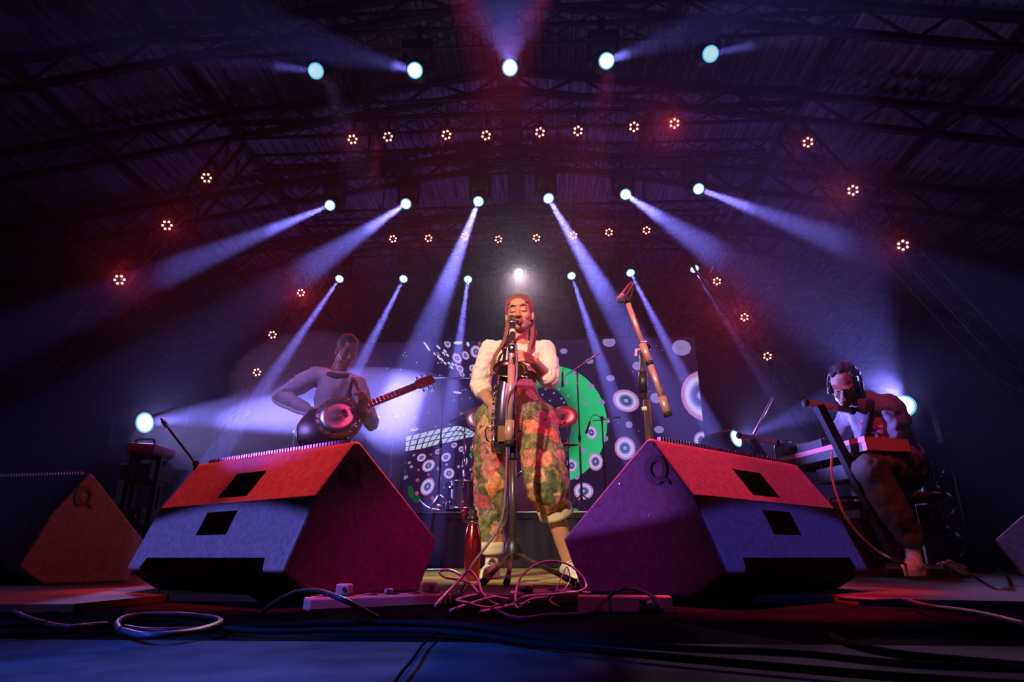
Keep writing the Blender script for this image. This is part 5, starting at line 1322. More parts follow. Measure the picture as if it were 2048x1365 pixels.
MB().tube([nkp[-3], nkp[-1], A(1041, 651, -.115)], [.0095, .011, .007], 12).build('mouthpiece', M['rubber'], sx, True)
axt = (bt[2] - bt[0]).normalized()
for k_ in range(9):
    t = .12 + .092 * k_; p = bt[0].lerp(bt[3], t); sd = -1 if k_ % 2 else 1; rr = .034 - .018 * t
    c = p + Vector((-.6 * sd if k_ % 3 else -.9, -.75, 0)).normalized() * (rr + .004)
    MB().lathe([(.013 - .003 * t, 0), (.013 - .003 * t, .005), (.004, .008)], 12, (c, c - p)).build('key_cup', M['brass'], sx, True)
for k_ in range(6):
    p = tb[2 + k_ * 3]; c = p + Vector((-1, -.25, 0)).normalized() * .052
    MB().lathe([(.017, 0), (.017, .006), (.005, .010)], 12, (c, Vector((-1, -.25, 0)))).build('key_cup', M['brass'], sx, True)
MB().tube([bt[0].lerp(bt[3], .12) + Vector((-.028, -.03, 0)), bt[0].lerp(bt[3], .9) + Vector((-.018, -.022, 0))], .0035, 6).build('key_rod', M['brass'], sx, True)
MB().tube([tb[3] + Vector((.038, -.03, 0)), tb[-3] + Vector((.036, -.03, 0))], .0035, 6).build('key_rod', M['brass'], sx, True)
kg = q_(981, 868, -.23)
MB().tube(smooth_path([kg + Vector((-.02, 0, -.03)), kg + Vector((-.024, -.01, .025)), kg + Vector((.012, -.015, .034)), kg + Vector((.024, 0, -.02)), kg + Vector((-.005, .006, -.038))], 4, True), .0042, 6, closed=True).build('key_guard', M['brass'], sx, True)
MB().tube([kg + Vector((.02, 0, 0)), tb[2] + Vector((-.035, 0, 0))], .004, 6).build('guard_post', M['brass'], sx, True)
for k_ in range(3):
    p = tb[2] + Vector((.008 * (k_ - 1), -.045, -.05 + .0))
MB().prism([tb[0] + Vector((-.02, -.046, -.05)), tb[0] + Vector((.022, -.044, -.05)), tb[0] + Vector((.018, -.050, .03)), tb[0] + Vector((-.016, -.050, .03))], (0, 0, 0), (0, -.006, 0)).build('key_plate', M['brass'], sx, True)

# ---------------------------------------------- the bassist
BY = 4.4
B = lambda px, py, dy=0.0: atY(px, py, BY + dy)
M['jacket'] = mat('pale_jacket', (.38, .36, .40), .8, vary=.1, scale=12); M['stripe'] = mat('jacket_stripe', (.62, .58, .56), .7); M['dark_scarf'] = mat('dark_collar', (.03, .03, .05), .8)
M['khaki'] = mat('khaki_cloth', (.26, .22, .12), .8, vary=.15, scale=15)
bz = B(665, 880); broot = empty('person', (bz.x, BY + .05, 0)); tag(broot, 'person with shaved head in a pale jacket looking down while playing a round-bodied guitar', 'person')
bh = B(694, 702); BT = frame(bh, yaw=.62, pitch=.52, roll=.0)
bn = B(678, 742, .03); bsr, bsl = B(632, 752, .02), B(712, 770, .06)
ber, bel = B(566, 796, .10), B(742, 845, .05)
bwr, bwl = B(628, 828, -.12), B(726, 822, -.20)
bb = MB(); head_shapes(bb, BT, 1.02)
limb(bb, [BT @ Vector((0, .03, -.05)), bn, bn + Vector((0, .02, -.08))], [.058, .060, .075])
bch, bwa, bhi = B(672, 785, .06), B(664, 850, .08), B(660, 895, .08)
limb(bb, [bch, bwa, bhi], [.125, .115, .12]); limb(bb, [bn + Vector((0, .02, -.07)), bsr], [.065, .06]); limb(bb, [bn + Vector((0, .02, -.07)), bsl], [.065, .06])
limb(bb, [bsr, ber, bwr], [.055, .048, .031]); limb(bb, [bsl, bel, bwl], [.055, .046, .031])
hand(bb, bwr, B(664, 836, -.20) - bwr, Vector((.1, -1, .45)), Vector((.2, -.4, .9)), (.55, .6, .65, .7), .08, 1.05, (.3, .4))
hand(bb, bwl, B(727, 800, -.24) - bwl, Vector((.75, -.65, 0)), Vector((-.8, -.5, .1)), (1.1, 1.15, 1.2, 1.2), .08, 1.05, (.4, .6))
for sgn, kx, ax in ((-1, -.14, -.17), (1, .12, .15)):
    kn = Vector((bhi.x + kx, bhi.y - .02, .50)); an = Vector((bhi.x + ax, bhi.y + .03, .085))
    limb(bb, [bhi, Vector((bhi.x + sgn * .09, bhi.y, bhi.z - .06)), kn, an], [.12, .10, .065, .038])
fuse(bb, 'body', M['skin_b'], broot, .006, 5); face_parts(BT, 1.02, broot, 'lips_a')
q = MB().ball((0, .014, .040), (.0765, .0945, .0905), 22, 14)
kf = [f for f in q.f if not all(q.v[j].y < -.045 and q.v[j].z < .085 for j in f) and not all(q.v[j].z < -.02 for j in f)]
hb = MB(); hb.add([BT @ (v * 1.02) for v in q.v], kf, True); hb.build('cropped_hair', M['dark_hair'], broot, True)
jk = MB(); limb(jk, [bn + Vector((0, .02, -.10)), bch, bwa, B(662, 872, .08)], [.11, .155, .145, .145], 18)
limb(jk, [bn + Vector((0, .02, -.09)), bsr], [.085, .078]); limb(jk, [bn + Vector((0, .02, -.09)), bsl], [.085, .076])
limb(jk, [bsr, bsr.lerp(ber, .55) + Vector((-.01, 0, .01)), ber, ber.lerp(bwr, .85)], [.078, .074, .070, .048]); limb(jk, [bsl, bel, bel.lerp(bwl, .55)], [.076, .066, .050])
fuse(jk, 'jacket', M['jacket'], broot, .0085, 6, wrinkle=.03, wscale=.09)
sp_ = [bsr + Vector((-.070, -.02, .02)), bsr.lerp(ber, .5) + Vector((-.078, -.02, .018)), ber + Vector((-.062, -.035, -.02)), ber.lerp(bwr, .5) + Vector((-.01, -.05, -.050)), ber.lerp(bwr, .85) + Vector((0, -.04, -.035))]
MB().tube(smooth_path(sp_, 6), .013, 8).build('sleeve_stripe', M['stripe'], broot, True)
MB().tube(smooth_path([bn + Vector((-.075, .04, -.04)), bn + Vector((-.05, -.06, -.05)), bn + Vector((.03, -.075, -.07)), bn + Vector((.08, 0, -.05)), bn + Vector((.05, .08, -.02))], 5, True), .026, 10, closed=True).build('collar', M['dark_scarf'], broot, True)
pt = MB()
limb(pt, [B(662, 868, .08), bhi], [.135, .145], 18)
for sgn, kx, ax in ((-1, -.15, -.18), (1, .13, .16)):
    kn = Vector((bhi.x + kx, bhi.y - .02, .50)); an = Vector((bhi.x + ax, bhi.y + .03, .10))
    limb(pt, [bhi, Vector((bhi.x + sgn * .095, bhi.y, bhi.z - .06)), kn, an], [.14, .125, .100, .075], 16)
fuse(pt, 'trousers', M['khaki'], broot, .0085, 6, wrinkle=.03, wscale=.09)
for ax, dx in ((-.17, -.3), (.15, .4)): sneaker(broot, Vector((bhi.x + ax, bhi.y + .03, .085)), (dx, -1), M['amp_cover'], M['rubber'], 1.05, False)
# his guitar with a round resonator body
M['resonator'] = mat('resonator_metal', (.42, .36, .38), .28, .9, bump=.1, bscale=40); M['lower_bout'] = mat('dark_bout', (.06, .03, .05), .3, .3); M['guitar_wood'] = mat('guitar_wood', (.30, .10, .07), .35); M['fretboard'] = mat('fretboard', (.10, .05, .05), .45)
gt = empty('guitar', B(678, 838, -.20)); tag(gt, 'round metal-bodied guitar with long neck and silver tuners held by the bassist', 'guitar')
gc = B(678, 838, -.17); gn = Vector((.22, -.93, .30)).normalized()
MB().lathe([(.0, -.05), (.150, -.05), (.165, -.04), (.168, .02), (.155, .032), (.0, .034)], 36, (gc, gn), cap=False).build('body', M['guitar_wood'], gt, True)
MB().lathe([(.135, .033), (.130, .040), (.090, .044), (.055, .040), (.02, .052), (.002, .053)], 36, (gc, gn), cap=False).build('cone_cover', M['resonator'], gt, True)
gu = (B(812, 750, -.22) - gc); gu = (gu - gn * gu.dot(gn)).normalized(); gv = gn.cross(gu)
for k_ in range(18):
    a = 2 * PI * k_ / 18; p = gc + (gu * math.cos(a) + gv * math.sin(a)) * .150 + gn * .034
    MB().lathe([(.0085, 0), (.0085, .005), (.004, .008)], 8, (p, gn)).build('rim_stud', M['chrome'], gt, True)
for k_ in range(6):
    p = gc + gu * (.045 + 0) + gv * (-.03 + .012 * k_) + gn * .046
    MB().bar(p - gu * .018, p + gu * .018, .004, .003, up=gn).build('cover_slot', M['socket'], gt, True)
lo = gc - gu * .10 - gv * .0
MB().lathe([(.0, -.05), (.175, -.05), (.190, -.04), (.192, .012), (.178, .024), (.0, .026)], 36, (gc - gu * .10 + Vector((0, 0, -.05)), gn), cap=False).build('lower_bout', M['lower_bout'], gt, True)
for k_ in range(14):
    a = PI * (1.0 + .95 * k_ / 13); c_ = gc - gu * .10 + Vector((0, 0, -.05)); MB().lathe([(.008, 0), (.008, .005), (.004, .008)], 8, (c_ + (gu * math.cos(a) + gv * math.sin(a) * (1 if gv.z > 0 else -1)) * .176 + gn * .022, gn)).build('rim_stud', M['chrome'], gt, True)
n0, n1 = gc + gu * .14 + gn * .03, gc + gu * .60 + gn * .03
MB().bar(n0, n1, .050, .024, up=gn, bev=.004).build('neck', M['guitar_wood'], gt, True); MB().bar(n0 - gu * .05 + gn * .014, n1 + gn * .014, .046, .006, up=gn).build('fretboard', M['fretboard'], gt, True)
for k_ in range(14):
    p = n0.lerp(n1, .05 + .065 * k_) + gn * .018; MB().bar(p - gv * .022, p + gv * .022, .003, .002, up=gn).build('fret', M['chrome'], gt, True)
for k_ in range(4):
    o_ = gv * (-.015 + .010 * k_) + gn * .008
    MB().tube([gc - gu * .08 + gn * .05 + o_, n1 + gn * .014 + o_], .0011, 4).build('string', M['chrome'], gt, True)
hd0, hd1 = n1, n1 + gu * .15
MB().prism([hd0 - gv * .025, hd0 + gv * .025, hd0 + gv * .040 + gu * .03, hd1 + gv * .034, hd1 - gv * .034, hd0 - gv * .040 + gu * .03], gn * .002, gn * .018).build('headstock', M['guitar_wood'], gt, True)
for k_ in range(4):
    for sd in (-1, 1):
        if k_ > 2: continue
        p = hd0 + gu * (.04 + .04 * k_) + gv * (sd * .040)
        MB().lathe([(.004, -.012), (.004, .012), (.009, .014), (.010, .026), (.004, .030)], 8, (p, gv * sd)).build('tuning_peg', M['chrome'], gt, True)
        MB().lathe([(.006, 0), (.005, .014)], 8, (p - gv * sd * .018 + gn * .018, gn)).build('tuner_post', M['chrome'], gt, True)
MB().tube(smooth_path([bsl + Vector((0, -.08, .03)), B(700, 790, -.12), gc + gu * .16], 5), .012, 6).build('strap', M['rubber'], gt, True)

# ---------------------------------------------- the keyboard player
KY = 3.95
K = lambda px, py, dy=0.0: atY(px, py, KY + dy)
M['hoodie'] = mat('grey_hoodie', (.20, .17, .21), .85, vary=.12, scale=12); M['patch'] = mat('red_print', (.55, .12, .12), .7); M['print_ink'] = mat('print_ink', (.05, .03, .06), .7); M['cap_cloth'] = mat('cap_cloth', (.30, .22, .14), .8); M['olive'] = mat('olive_cloth', (.055, .045, .03), .8, vary=.15, scale=15)
KZ = .80
ka_, kb_, kc_ = atZ(1729, 873, KZ), atZ(1812, 905, KZ - .09), atZ(1560, 917, KZ)
kd = (kc_ - ka_); kd.z = 0; KL = min(kd.length, 1.15); kd.normalize(); kx = Vector((-kd.y, kd.x, 0)); kx = kx if kx.x > 0 else -kx
KW = .30
def kp(l, w, z): return ka_ + kd * l + kx * w + Vector((0, 0, z))
kc = K(1690, 775); kroot = empty('person', (K(1790, 1000).x, KY + .1, 0)); tag(kroot, 'person in cap, headphones and grey hoodie bent low over the keyboard', 'person')
KT = frame(kc, yaw=-.62, pitch=.42, roll=.10)
kn_ = K(1722, 800, .05); ksl, ksr = K(1778, 818, -.02), K(1702, 835, .34)
kch, kwa, khi = K(1752, 840, .12), K(1775, 890, .16), K(1800, 935, .18)
kel = K(1790, 862, .02); kwl = kp(.26, .30, .045); ker = K(1676, 870, .40); kwr = kp(.62, .30, .045)
kb = MB(); head_shapes(kb, KT, 1.0)
limb(kb, [KT @ Vector((0, .03, -.05)), kn_], [.055, .062]); limb(kb, [kn_, kch, kwa, khi], [.07, .12, .12, .13])
limb(kb, [kn_, ksl, kel, kwl], [.06, .055, .045, .030]); limb(kb, [kn_, ksr, ker, kwr], [.06, .055, .045, .030])
hand(kb, kwl, -kx + Vector((0, 0, -.12)), Vector((0, 0, 1)), Vector((.1, .9, 0)), (.45, .45, .45, .5), .12, 1.0, (.2, .2))
hand(kb, kwr, -kx + Vector((0, 0, -.12)), Vector((0, 0, 1)), Vector((.1, -.9, 0)), (.45, .45, .45, .5), .12, 1.0, (.2, .2))
kkl, kkr = K(1742, 940, -.08), K(1722, 940, .36)
kal, kar = K(1822, 1092, -.05), K(1770, 1090, .30)
kal.z = max(.085, kal.z); kar.z = max(.085, kar.z)
for kk, ka in ((kkl, kal), (kkr, kar)): limb(kb, [khi, kk, ka], [.12, .075, .042])
fuse(kb, 'body', M['skin_c'], kroot, .006, 5); face_parts(KT, 1.0, kroot, 'lips_a')
ho = MB(); limb(ho, [kn_ + Vector((.01, .01, -.03)), kch, kwa, khi], [.105, .165, .165, .16], 18)
limb(ho, [kn_ + Vector((.02, 0, -.04)), ksl, ksl.lerp(kel, .5) + Vector((.02, 0, 0)), kel, kel.lerp(kwl, .75)], [.09, .092, .088, .080, .050]); limb(ho, [kn_ + Vector((0, 0, -.04)), ksr, ker, ker.lerp(kwr, .8)], [.09, .085, .072, .05])
ho.ball(kn_ + Vector((.07, .06, -.01)), (.10, .12, .07), 14, 10, (0, .5, 0))
fuse(ho, 'hoodie', M['hoodie'], kroot, .0085, 6, wrinkle=.03, wscale=.08)
kt = MB(); limb(kt, [kwa + Vector((0, 0, -.06)), khi], [.16, .165], 16)
for kk, ka in ((kkl, kal), (kkr, kar)): limb(kt, [khi, khi.lerp(kk, .5), kk, kk.lerp(ka, .5), ka + Vector((0, 0, .05))], [.155, .125, .105, .095, .075], 16)
fuse(kt, 'trousers', M['olive'], kroot, .0085, 6, wrinkle=.03, wscale=.08)
sneaker(kroot, kal, (-.75, -.65), M['sneaker'], M['sole'], 1.05); sneaker(kroot, kar, (-.9, -.3), M['sneaker'], M['sole'], 1.05)
# cap, curls, headphones
q = MB().ball((0, .012, .045), (.081, .100, .088), 22, 14); kf = [f for f in q.f if all(q.v[j].z > .022 for j in f)]
cp_ = MB(); cp_.add([KT @ v for v in q.v], kf, True); cp_.build('cap_crown', M['cap_cloth'], kroot, True)
vz = [(-.062, -.075, .034), (-.045, -.150, .022), (0, -.172, .020), (.045, -.150, .022), (.062, -.075, .034), (0, -.09, .038)]
b = MB(); up_, lo_ = [KT @ Vector(p) for p in vz], [KT @ (Vector(p) - Vector((0, 0, .005))) for p in vz]
b.add(up_ + lo_, [(0, 1, 2, 3, 4, 5), (11, 10, 9, 8, 7, 6)] + [(i, (i + 1) % 6, (i + 1) % 6 + 6, i + 6) for i in range(6)]).build('cap_visor', M['cap_cloth'], kroot, True)
hr = MB(); random.seed(11)
for k_ in range(120):
    t, f = random.uniform(0, 2 * PI), random.uniform(.05, 1.25)
    p = Vector((.082 * math.sin(f) * math.cos(t), .012 + .100 * math.sin(f) * math.sin(t), .052 + .092 * math.cos(f)))
    if p.y < -.055 and p.z < .10: continue
    hr.ball(KT @ (p * 1.02), random.uniform(.013, .021), 7, 5)
fuse(hr, 'curly_hair', M['dark_hair'], kroot, .007, 1)
hp = empty('headphones', kc); tag(hp, 'headphones worn over the cap of the keyboard player', 'headphones')
MB().tube([KT @ Vector((.098 * math.cos(t), .01, .02 + .125 * math.sin(t))) for t in [PI * i / 16 for i in range(17)]], .008, 8).build('headband', M['black_plastic'], hp, True)
for s_ in (-1, 1): MB().lathe([(.036, 0), (.040, .006), (.038, .022), (.024, .030)], 16, (KT @ Vector((s_ * .076, .008, -.008)), KT.to_3x3() @ Vector((s_, 0, 0)))).build('ear_cup', M['black_plastic'], hp, True)
# chest prints and scarf
pn = Vector((-.55, -.80, .05)).normalized(); pc = K(1735, 853, -.10)
px_ = Vector((.82, -.57, 0)).normalized(); px_ = (px_ - pn * px_.dot(pn)).normalized(); pz_ = pn.cross(px_); pz_ = pz_ if pz_.z > 0 else -pz_
def onp(u, v, d=0): return pc + px_ * u + pz_ * v + pn * d
def in_front(o, p, n):
    dg = bpy.context.evaluated_depsgraph_get(); dg.update()
    inv = o.matrix_world.inverted() if False else (root_matrix(o)).inverted(); pl = inv @ (p + n * .5); dl = (inv.to_3x3() @ (-n)).normalized()
    h, loc, nn, i = o.ray_cast(pl, dl)
    return (root_matrix(o) @ loc) if h else p
hoodie = [o for o in D.objects if o.name.startswith('hoodie')][0]
def drape(pts2, thick, name, m, parent, lift=.003):
    """print lying on the hoodie: a fine grid laid on the cloth"""
    b = MB(); 
    n = len(pts2); P = [in_front(hoodie, onp(u, v), pn) + pn * lift for u, v in pts2]
    return P
W_, H_ = .13, .15; NX, NZ = 8, 9; P = []
for j in range(NZ + 1):
    for i in range(NX + 1):
        u = -W_ / 2 + W_ * i / NX; v = -H_ / 2 + H_ * j / NZ; u += v * .12
        P.append(in_front(hoodie, onp(u, v), pn) + pn * .004)
b = MB(); b.add(P, [(j * (NX + 1) + i, j * (NX + 1) + i + 1, (j + 1) * (NX + 1) + i + 1, (j + 1) * (NX + 1) + i) for j in range(NZ) for i in range(NX)], True).build('chest_print', M['patch'], kroot, True)
S = [(.052, .018), (.040, .030), (.012, .030), (-.002, .018), (.006, .003), (.030, -.003), (.050, -.012), (.052, -.030), (.034, -.042), (.008, -.040), (-.004, -.028)]
S = [Vector((u, v, 0)) for u, v in S]; S = [(p.x - .018, p.y - .012) for p in smooth_path(S, 4)]
MB().tube([in_front(hoodie, onp(u * .9, v * .9), pn) + pn * .007 for u, v in S], .0058, 6).build('letter_s', M['print_ink'], kroot, True)
for k_, gl in enumerate(([(-.05, .040), (-.05, .058), (-.038, .040), (-.038, .058)], [(-.016, .056), (-.024, .058), (-.030, .048), (-.024, .040), (-.015, .042), (-.015, .049), (-.021, .049)], [(.006, .058), (.006, .040), (.006, .049), (.018, .058), (.006, .049), (.019, .040)])):
    MB().tube([in_front(hoodie, onp(u, v), pn) + pn * .006 for u, v in gl], .0022, 5).build('small_letter', M['print_ink'], kroot, True)
sc = MB(); 
sp2 = [K(1742, 802, -.04), K(1732, 822, -.10), K(1722, 842, -.12), K(1716, 862, -.10), K(1712, 876, -.06)]
sc.tube([in_front(hoodie, p, pn) + pn * .006 for p in smooth_path(sp2, 5)], [.022 + .010 * i / 20 for i in range(21)], 8).build('dark_scarf', M['dark_scarf'], kroot, True)

# stool, keyboard, stand
st = empty('stool', (khi.x + .02, khi.y, 0)); tag(st, 'dark padded stool under the keyboard player', 'stool')
sz = khi.z - .17
MB().lathe([(.16, -.05), (.18, -.035), (.18, -.01), (.165, .0)], 24, ((0, 0, sz), (0, 0, 1))).build('seat', M['rubber'], st)
MB().tube([(0, 0, .2), (0, 0, sz - .04)], .02, 10).build('column', M['black_metal'], st)
for k_ in range(3):
    a = 2 * PI * k_ / 3; MB().tube([(0, 0, .28), (.24 * math.cos(a), .24 * math.sin(a), .013)], .012, 8).build('leg', M['black_metal'], st)
M['key_case'] = mat('keyboard_case', (.60, .16, .17), .4, vary=.08, scale=20); M['ivory'] = mat('white_keys', (.8, .76, .74), .3); M['ebony'] = mat('black_keys', (.01, .01, .01), .3)
kr = empty('keyboard', tuple(ka_ + kd * KL / 2 + kx * KW / 2 - Vector((0, 0, .1)))); tag(kr, 'red-lit stage keyboard whose near end faces out, played by the person in cap', 'keyboard')
def kp(l, w, z): return ka_ + kd * l + kx * w + Vector((0, 0, z))
MB().prism([kp(0, 0, 0), kp(0, KW, -.012), kp(0, KW, -.085), kp(0, 0, -.085)], Vector((0, 0, 0)), kd * .035).build('end_cheek', M['key_case'], kr, True)
MB().prism([kp(0, 0, 0), kp(0, KW, -.012), kp(0, KW, -.085), kp(0, 0, -.085)], kd * (KL - .035), kd * KL).build('end_cheek', M['key_case'], kr, True)
MB().prism([kp(.035, .0, 0), kp(.035, .13, -.004), kp(.035, .13, -.03), kp(.035, .14, -.05), kp(.035, KW, -.05), kp(.035, KW, -.085), kp(.035, 0, -.085)], Vector((0, 0, 0)), kd * (KL - .07)).build('chassis', M['black_plastic'], kr, True)
MB().prism([kp(.0, -.004, .002), kp(.0, .012, .003), kp(.0, .012, -.03), kp(.0, -.004, -.03)], Vector((0, 0, 0)), kd * KL).build('back_edge', M['key_case'], kr, True)
nk_ = 42
ivory_me = None
for k_ in range(nk_):
    l = .04 + (KL - .08) * (k_ + .5) / nk_
    MB().bar(kp(l, .142, -.036), kp(l, KW - .004, -.036), (KL - .08) / nk_ - .0016, .018).build('white_key', M['ivory'], kr, True)
    if k_ % 7 not in (2, 6): MB().bar(kp(l + (KL - .08) / nk_ / 2, .142, -.024), kp(l + (KL - .08) / nk_ / 2, .235, -.024), .010, .016).build('black_key', M['ebony'], kr, True)
for k_ in range(10): MB().lathe([(.009, 0), (.0075, .014)], 10, (kp(.12 + .085 * k_, .06, -.003), (0, 0, 1))).build('control_knob', M['black_plastic'], kr, True)
# two-tier stand: slanting posts, empty upper arms
ks = empty('keyboard_stand', tuple(Vector((kp(KL * .5, .1, 0).x, kp(KL * .5, .1, 0).y, 0)))); tag(ks, 'two-tier keyboard stand with empty slanting upper arms', 'stand')
def stand_side(top, tip0, tip1, l):
    bot = kp(l, .06, 0); bot.z = .03
    thr = kp(l, -.02, -.1)
    MB().bar(bot + Vector((.10, 0, 0)), top, .055, .045, up=kd).build('post', M['black_metal'], ks, True)
    MB().bar(tip0, tip1, .035, .035, bev=.004).build('upper_arm', M['boom_metal'], ks, True)
    MB().ball(tip0, .026, 10, 8).build('arm_cap', M['rubber'], ks, True); MB().ball(tip1, .026, 10, 8).build('arm_cap', M['rubber'], ks, True)
    MB().bar(thr + Vector((0, 0, .0)), kp(l, KW, -.10), .035, .03).build('lower_arm', M['black_metal'], ks, True)
    MB().bar(bot + Vector((-.25, 0, -.01)), bot + Vector((.40, 0, -.01)), .05, .04).build('foot_bar', M['black_metal'], ks, True)
    MB().lathe([(.02, -.04), (.02, .04)], 10, (thr, kd)).build('knob', M['rubber'], ks, True)
y_n, y_f = kp(.12, 0, 0).y, kp(KL - .12, 0, 0).y
stand_side(atY(1637, 812, y_n), atY(1612, 806, y_n), atY(1704, 822, y_n + .02), .12)
stand_side(atY(1503, 880, y_f), atY(1478, 872, y_f), atY(1556, 886, y_f), KL - .12)
MB().bar(kp(.12, -.01, -.45), kp(KL - .12, -.01, -.45), .05, .05).build('cross_beam', M['black_metal'], ks, True)
a0, a1 = atY(1505, 880, y_f), atY(1546, 794, y_f + .05)
r = empty('drumstick_rod', tuple(a0)); tag(r, 'thin dark rod slanting up from the far upper arm of the keyboard stand', 'rod')
MB().tube([a0 + Vector((0, 0, .018)), a1], [.011, .009], 8).build('rod', M['boom_metal'], r, True)
MB().ball(a1, .012, 8, 6).build('rod_tip', M['rubber'], r, True)
# small boxes on and under the keyboard
def gear(name, c, size, rz, label, cat, knobs=4):
    r = empty(name, tuple(c), rz); tag(r, label, cat)
    MB().box((0, 0, size[2] / 2), size, bev=.006).build('housing', M['black_plastic'], r)
    for k_ in range(knobs): MB().lathe([(.010, 0), (.008, .014)], 10, ((-size[0] * .36 + size[0] * .72 * k_ / max(1, knobs - 1), -size[1] * .1, size[2]), (0, 0, 1))).build('knob', M['steel'], r)
    MB().box((0, -size[1] / 2 - .001, size[2] * .5), (size[0] * .8, .004, size[2] * .5)).build('panel', M['amp_cover'], r)
    return r
rz = math.atan2(kd.y, kd.x)
gear('small_synthesizer', kp(KL * .66, .065, .003), (.34, .11, .06), rz, 'small dark synthesizer box resting on the far half of the keyboard', 'synthesizer', 6)
gear('sampler', kp(KL * .93, .02, .003), (.12, .12, .09), rz, 'dark sampler box at the far end of the keyboard', 'sampler', 2)
gear('module_rack', kp(.30, .10, -.085 - .03 - .12), (.42, .20, .10), rz, 'black module with sockets slung under the keyboard', 'audio gear', 6)
D.objects[[o.name for o in D.objects if o.name.startswith('module_rack')][-1]].location.z -= .0
for l in (.14, .46):
    MB().bar(kp(l, .02, -.115), kp(l, .02, -.24), .02, .02).build('hanger', M['black_metal'], ks, True)
# combo amp on the floor under the keyboard, script emblem on its cloth
ac = K(1702, 1060, .28); ac.z = 0
ca = amp('combo_amplifier', (ac.x, ac.y, 0), (.42, .24, .44), .12, 'dark combo amplifier with a script emblem standing under the keyboard')
sq = [Vector((x, 0, z)) for x, z in ((-.10, .0), (-.085, .022), (-.075, .0), (-.068, .012), (-.05, .0), (-.035, .016), (-.025, .0), (0, .018), (.012, .0), (.024, .016), (.034, .0), (.048, .016), (.058, .002), (.070, .016), (.080, .002), (.095, .012))]
MB().tube([p + Vector((.05, -.134, .33)) for p in smooth_path(sq, 4)], .0035, 6).build('script_emblem', M['brass'], ca)
# pedals and their silver leads on the floor by his foot
pr = kal + Vector((-.03, -.24, 0)); pr.z = 0

for k_, (dx, dy, lb) in enumerate(((0, 0, 'silver-topped foot pedal right under the shoe of the keyboard player'), (.16, .06, 'second foot pedal beside the truss tower foot'), (-.20, .04, 'small foot pedal beside the combo amplifier'))):
    r = empty('foot_pedal', (pr.x + dx, pr.y + dy, 0), -.4); tag(r, lb, 'pedal', None)
    MB().box((0, 0, .025), (.08, .13, .05), bev=.006).build('housing', M['black_plastic'], r); MB().box((0, -.012, .055), (.07, .10, .012), rot=(.18, 0, 0), bev=.003).build('treadle', M['steel'], r)
    MB().lathe([(.008, 0), (.007, .012)], 8, ((.02, .045, .05), (0, 0, 1))).build('knob', M['chrome'], r)
cable([K(1664, 905, -.30), K(1663, 945, -.34), K(1672, 985, -.38), K(1690, 1030, -.42), K(1720, 1070, -.45), K(1760, 1105, -.5), K(1800, 1125, -.55), atZ(1840, 1138, .006), atZ(1880, 1140, .006)], .0065, 'cable_orange', 'orange cable hanging from the keyboard in a long curve to the floor')
cable([atZ(1725, 1143, .006), atZ(1780, 1146, .006), atZ(1840, 1142, .006), atZ(1900, 1143, .006), atZ(1950, 1139, .006)], .006, 'cable_orange', 'red-lit cable lying flat along the floor before the keyboard player')
cable([kp(.66, .01, -.07), kp(.66, -.03, -.09), kp(.64, -.05, -.16), kp(.58, -.04, -.22), kp(.46, .03, -.19)], .004, 'cable_grey', 'thin cable curling down from the back of the keyboard')
cable([atZ(1895, 1138, .006), atZ(1935, 1146, .008), atY(1960, 1120, 2.6), atY(1975, 1108, 2.7), atY(1990, 1118, 2.7), atZ(2010, 1137, .006), atZ(2048, 1140, .006)], .008, 'cable_black', 'black cable hump on the floor beside the brownish wedge corner')
for k_ in range(3):
    cable([pr + Vector((.01 + .02 * k_, .03, .055)), pr + Vector((.04 + .02 * k_, -.01, .075 + .006 * k_)), pr + Vector((.09 + .02 * k_, -.03, .035)), pr + Vector((.14 + .03 * k_, -.06, .005))], .0035, 'white_lead', ('shortest', 'middle', 'longest')[k_] + ' silver-lit lead plugged into the pedal under the shoe')
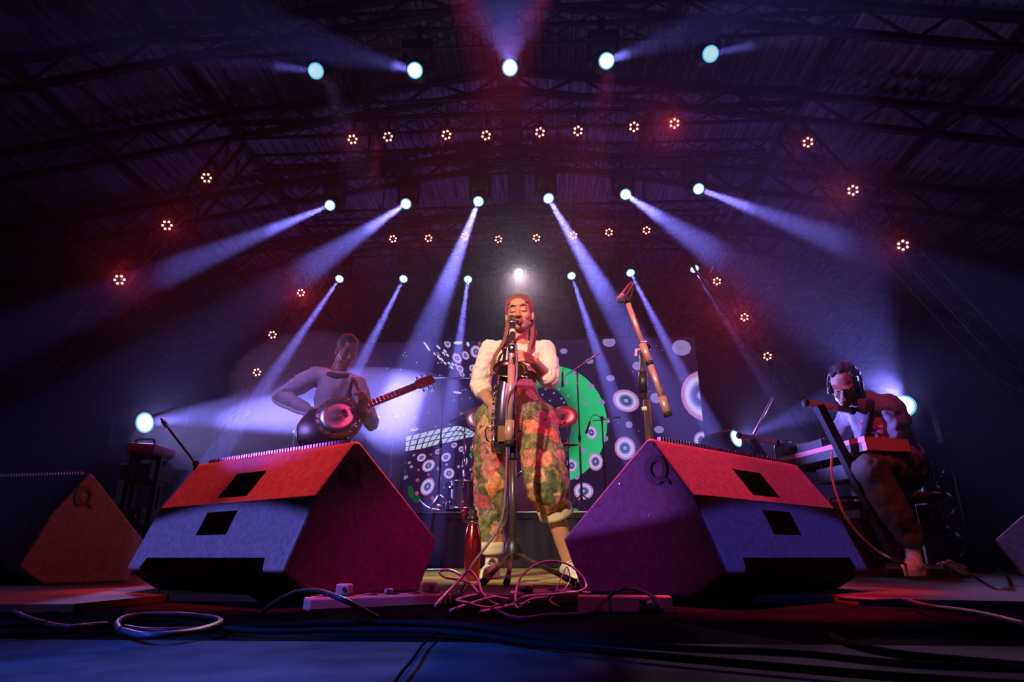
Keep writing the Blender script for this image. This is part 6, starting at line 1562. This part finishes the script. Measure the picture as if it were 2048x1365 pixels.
# slim tower truss behind him
tw0 = Vector((atY(1893, 1118, 5.0).x, 5.0, 0)); 
TWH = atY(1852, 884, 5.0).z
r = empty('truss_tower', tuple(tw0)); tag(r, 'slim bluish upright truss tower behind the keyboard player', 'truss')
for a in (-1, 1):
    for b_ in (-1, 1): MB().tube([tw0 + Vector((a * .12, b_ * .12, .02)), tw0 + Vector((a * .12, b_ * .12, TWH))], .022, 8).build('chord', M['truss'], r, True)
b = MB()
for i in range(6):
    z0_, z1_ = .04 + (TWH - .06) * i / 6, .04 + (TWH - .06) * (i + 1) / 6; s_ = 1 if i % 2 else -1
    for a in (-1, 1):
        b.tube([tw0 + Vector((-s_ * .12, a * .12, z0_)), tw0 + Vector((s_ * .12, a * .12, z1_))], .010, 5); b.tube([tw0 + Vector((a * .12, -s_ * .12, z0_)), tw0 + Vector((a * .12, s_ * .12, z1_))], .010, 5)
b.build('lacing', M['truss'], r, True)['kind'] = 'stuff'
MB().box(tw0 + Vector((0, 0, .012)), (.40, .40, .024)).build('foot_plate', M['truss'], r, True)
MB().box(tw0 + Vector((0, 0, TWH)), (.34, .34, .03)).build('head_plate', M['truss'], r, True)
pb = empty('power_box', tuple(Vector((atY(1838, 1040, 4.5).x, 4.5, 0)))); tag(pb, 'upright pale blue-lit panel box behind the shin of the keyboard player', 'box')
MB().box((0, 0, .22), (.10, .16, .44), bev=.008).build('case', M['alu'], pb)
for k_ in range(3): MB().lathe([(.022, 0), (.020, .012)], 12, ((0, -.08, .10 + .11 * k_), (0, -1, 0))).build('outlet', M['black_plastic'], pb)
light('keys_warm', 'SPOT', (2.6, -1.5, 3.6), (1.0, .55, .25), 45, aim=(1.75, 3.9, .3), size=.08, angle=16, blend=.7)  # added spots without fixtures for the players, here and below
light('corner_warm', 'SPOT', (1.0, -.6, 1.5), (1.0, .42, .18), 30, aim=(1.62, 2.3, .14), size=.05, angle=9, blend=.7)  # added to warm the wedge corner
light('keys_red', 'SPOT', (.6, 1.6, 4.4), (1.0, .06, .16), 420, aim=(1.8, 3.8, .85), size=.06, angle=16, blend=.7)
light('bass_red', 'SPOT', (-.6, 1.2, 4.4), (1.0, .05, .18), 120, aim=(-1.5, 4.3, 1.2), size=.06, angle=22, blend=.7)
light('back_red', 'SPOT', (-2.2, 6.85, 5.6), RED, 700, aim=(-1.45, 4.5, 1.66), size=.05, angle=7, blend=.6)
light('bass_blue', 'SPOT', (-3.4, 1.8, 3.2), (.36, .28, 1.0), 420, aim=(-1.6, 4.35, 1.25), size=.08, angle=17, blend=.6)  # added spot standing in for blue haze over the bassist's jacket
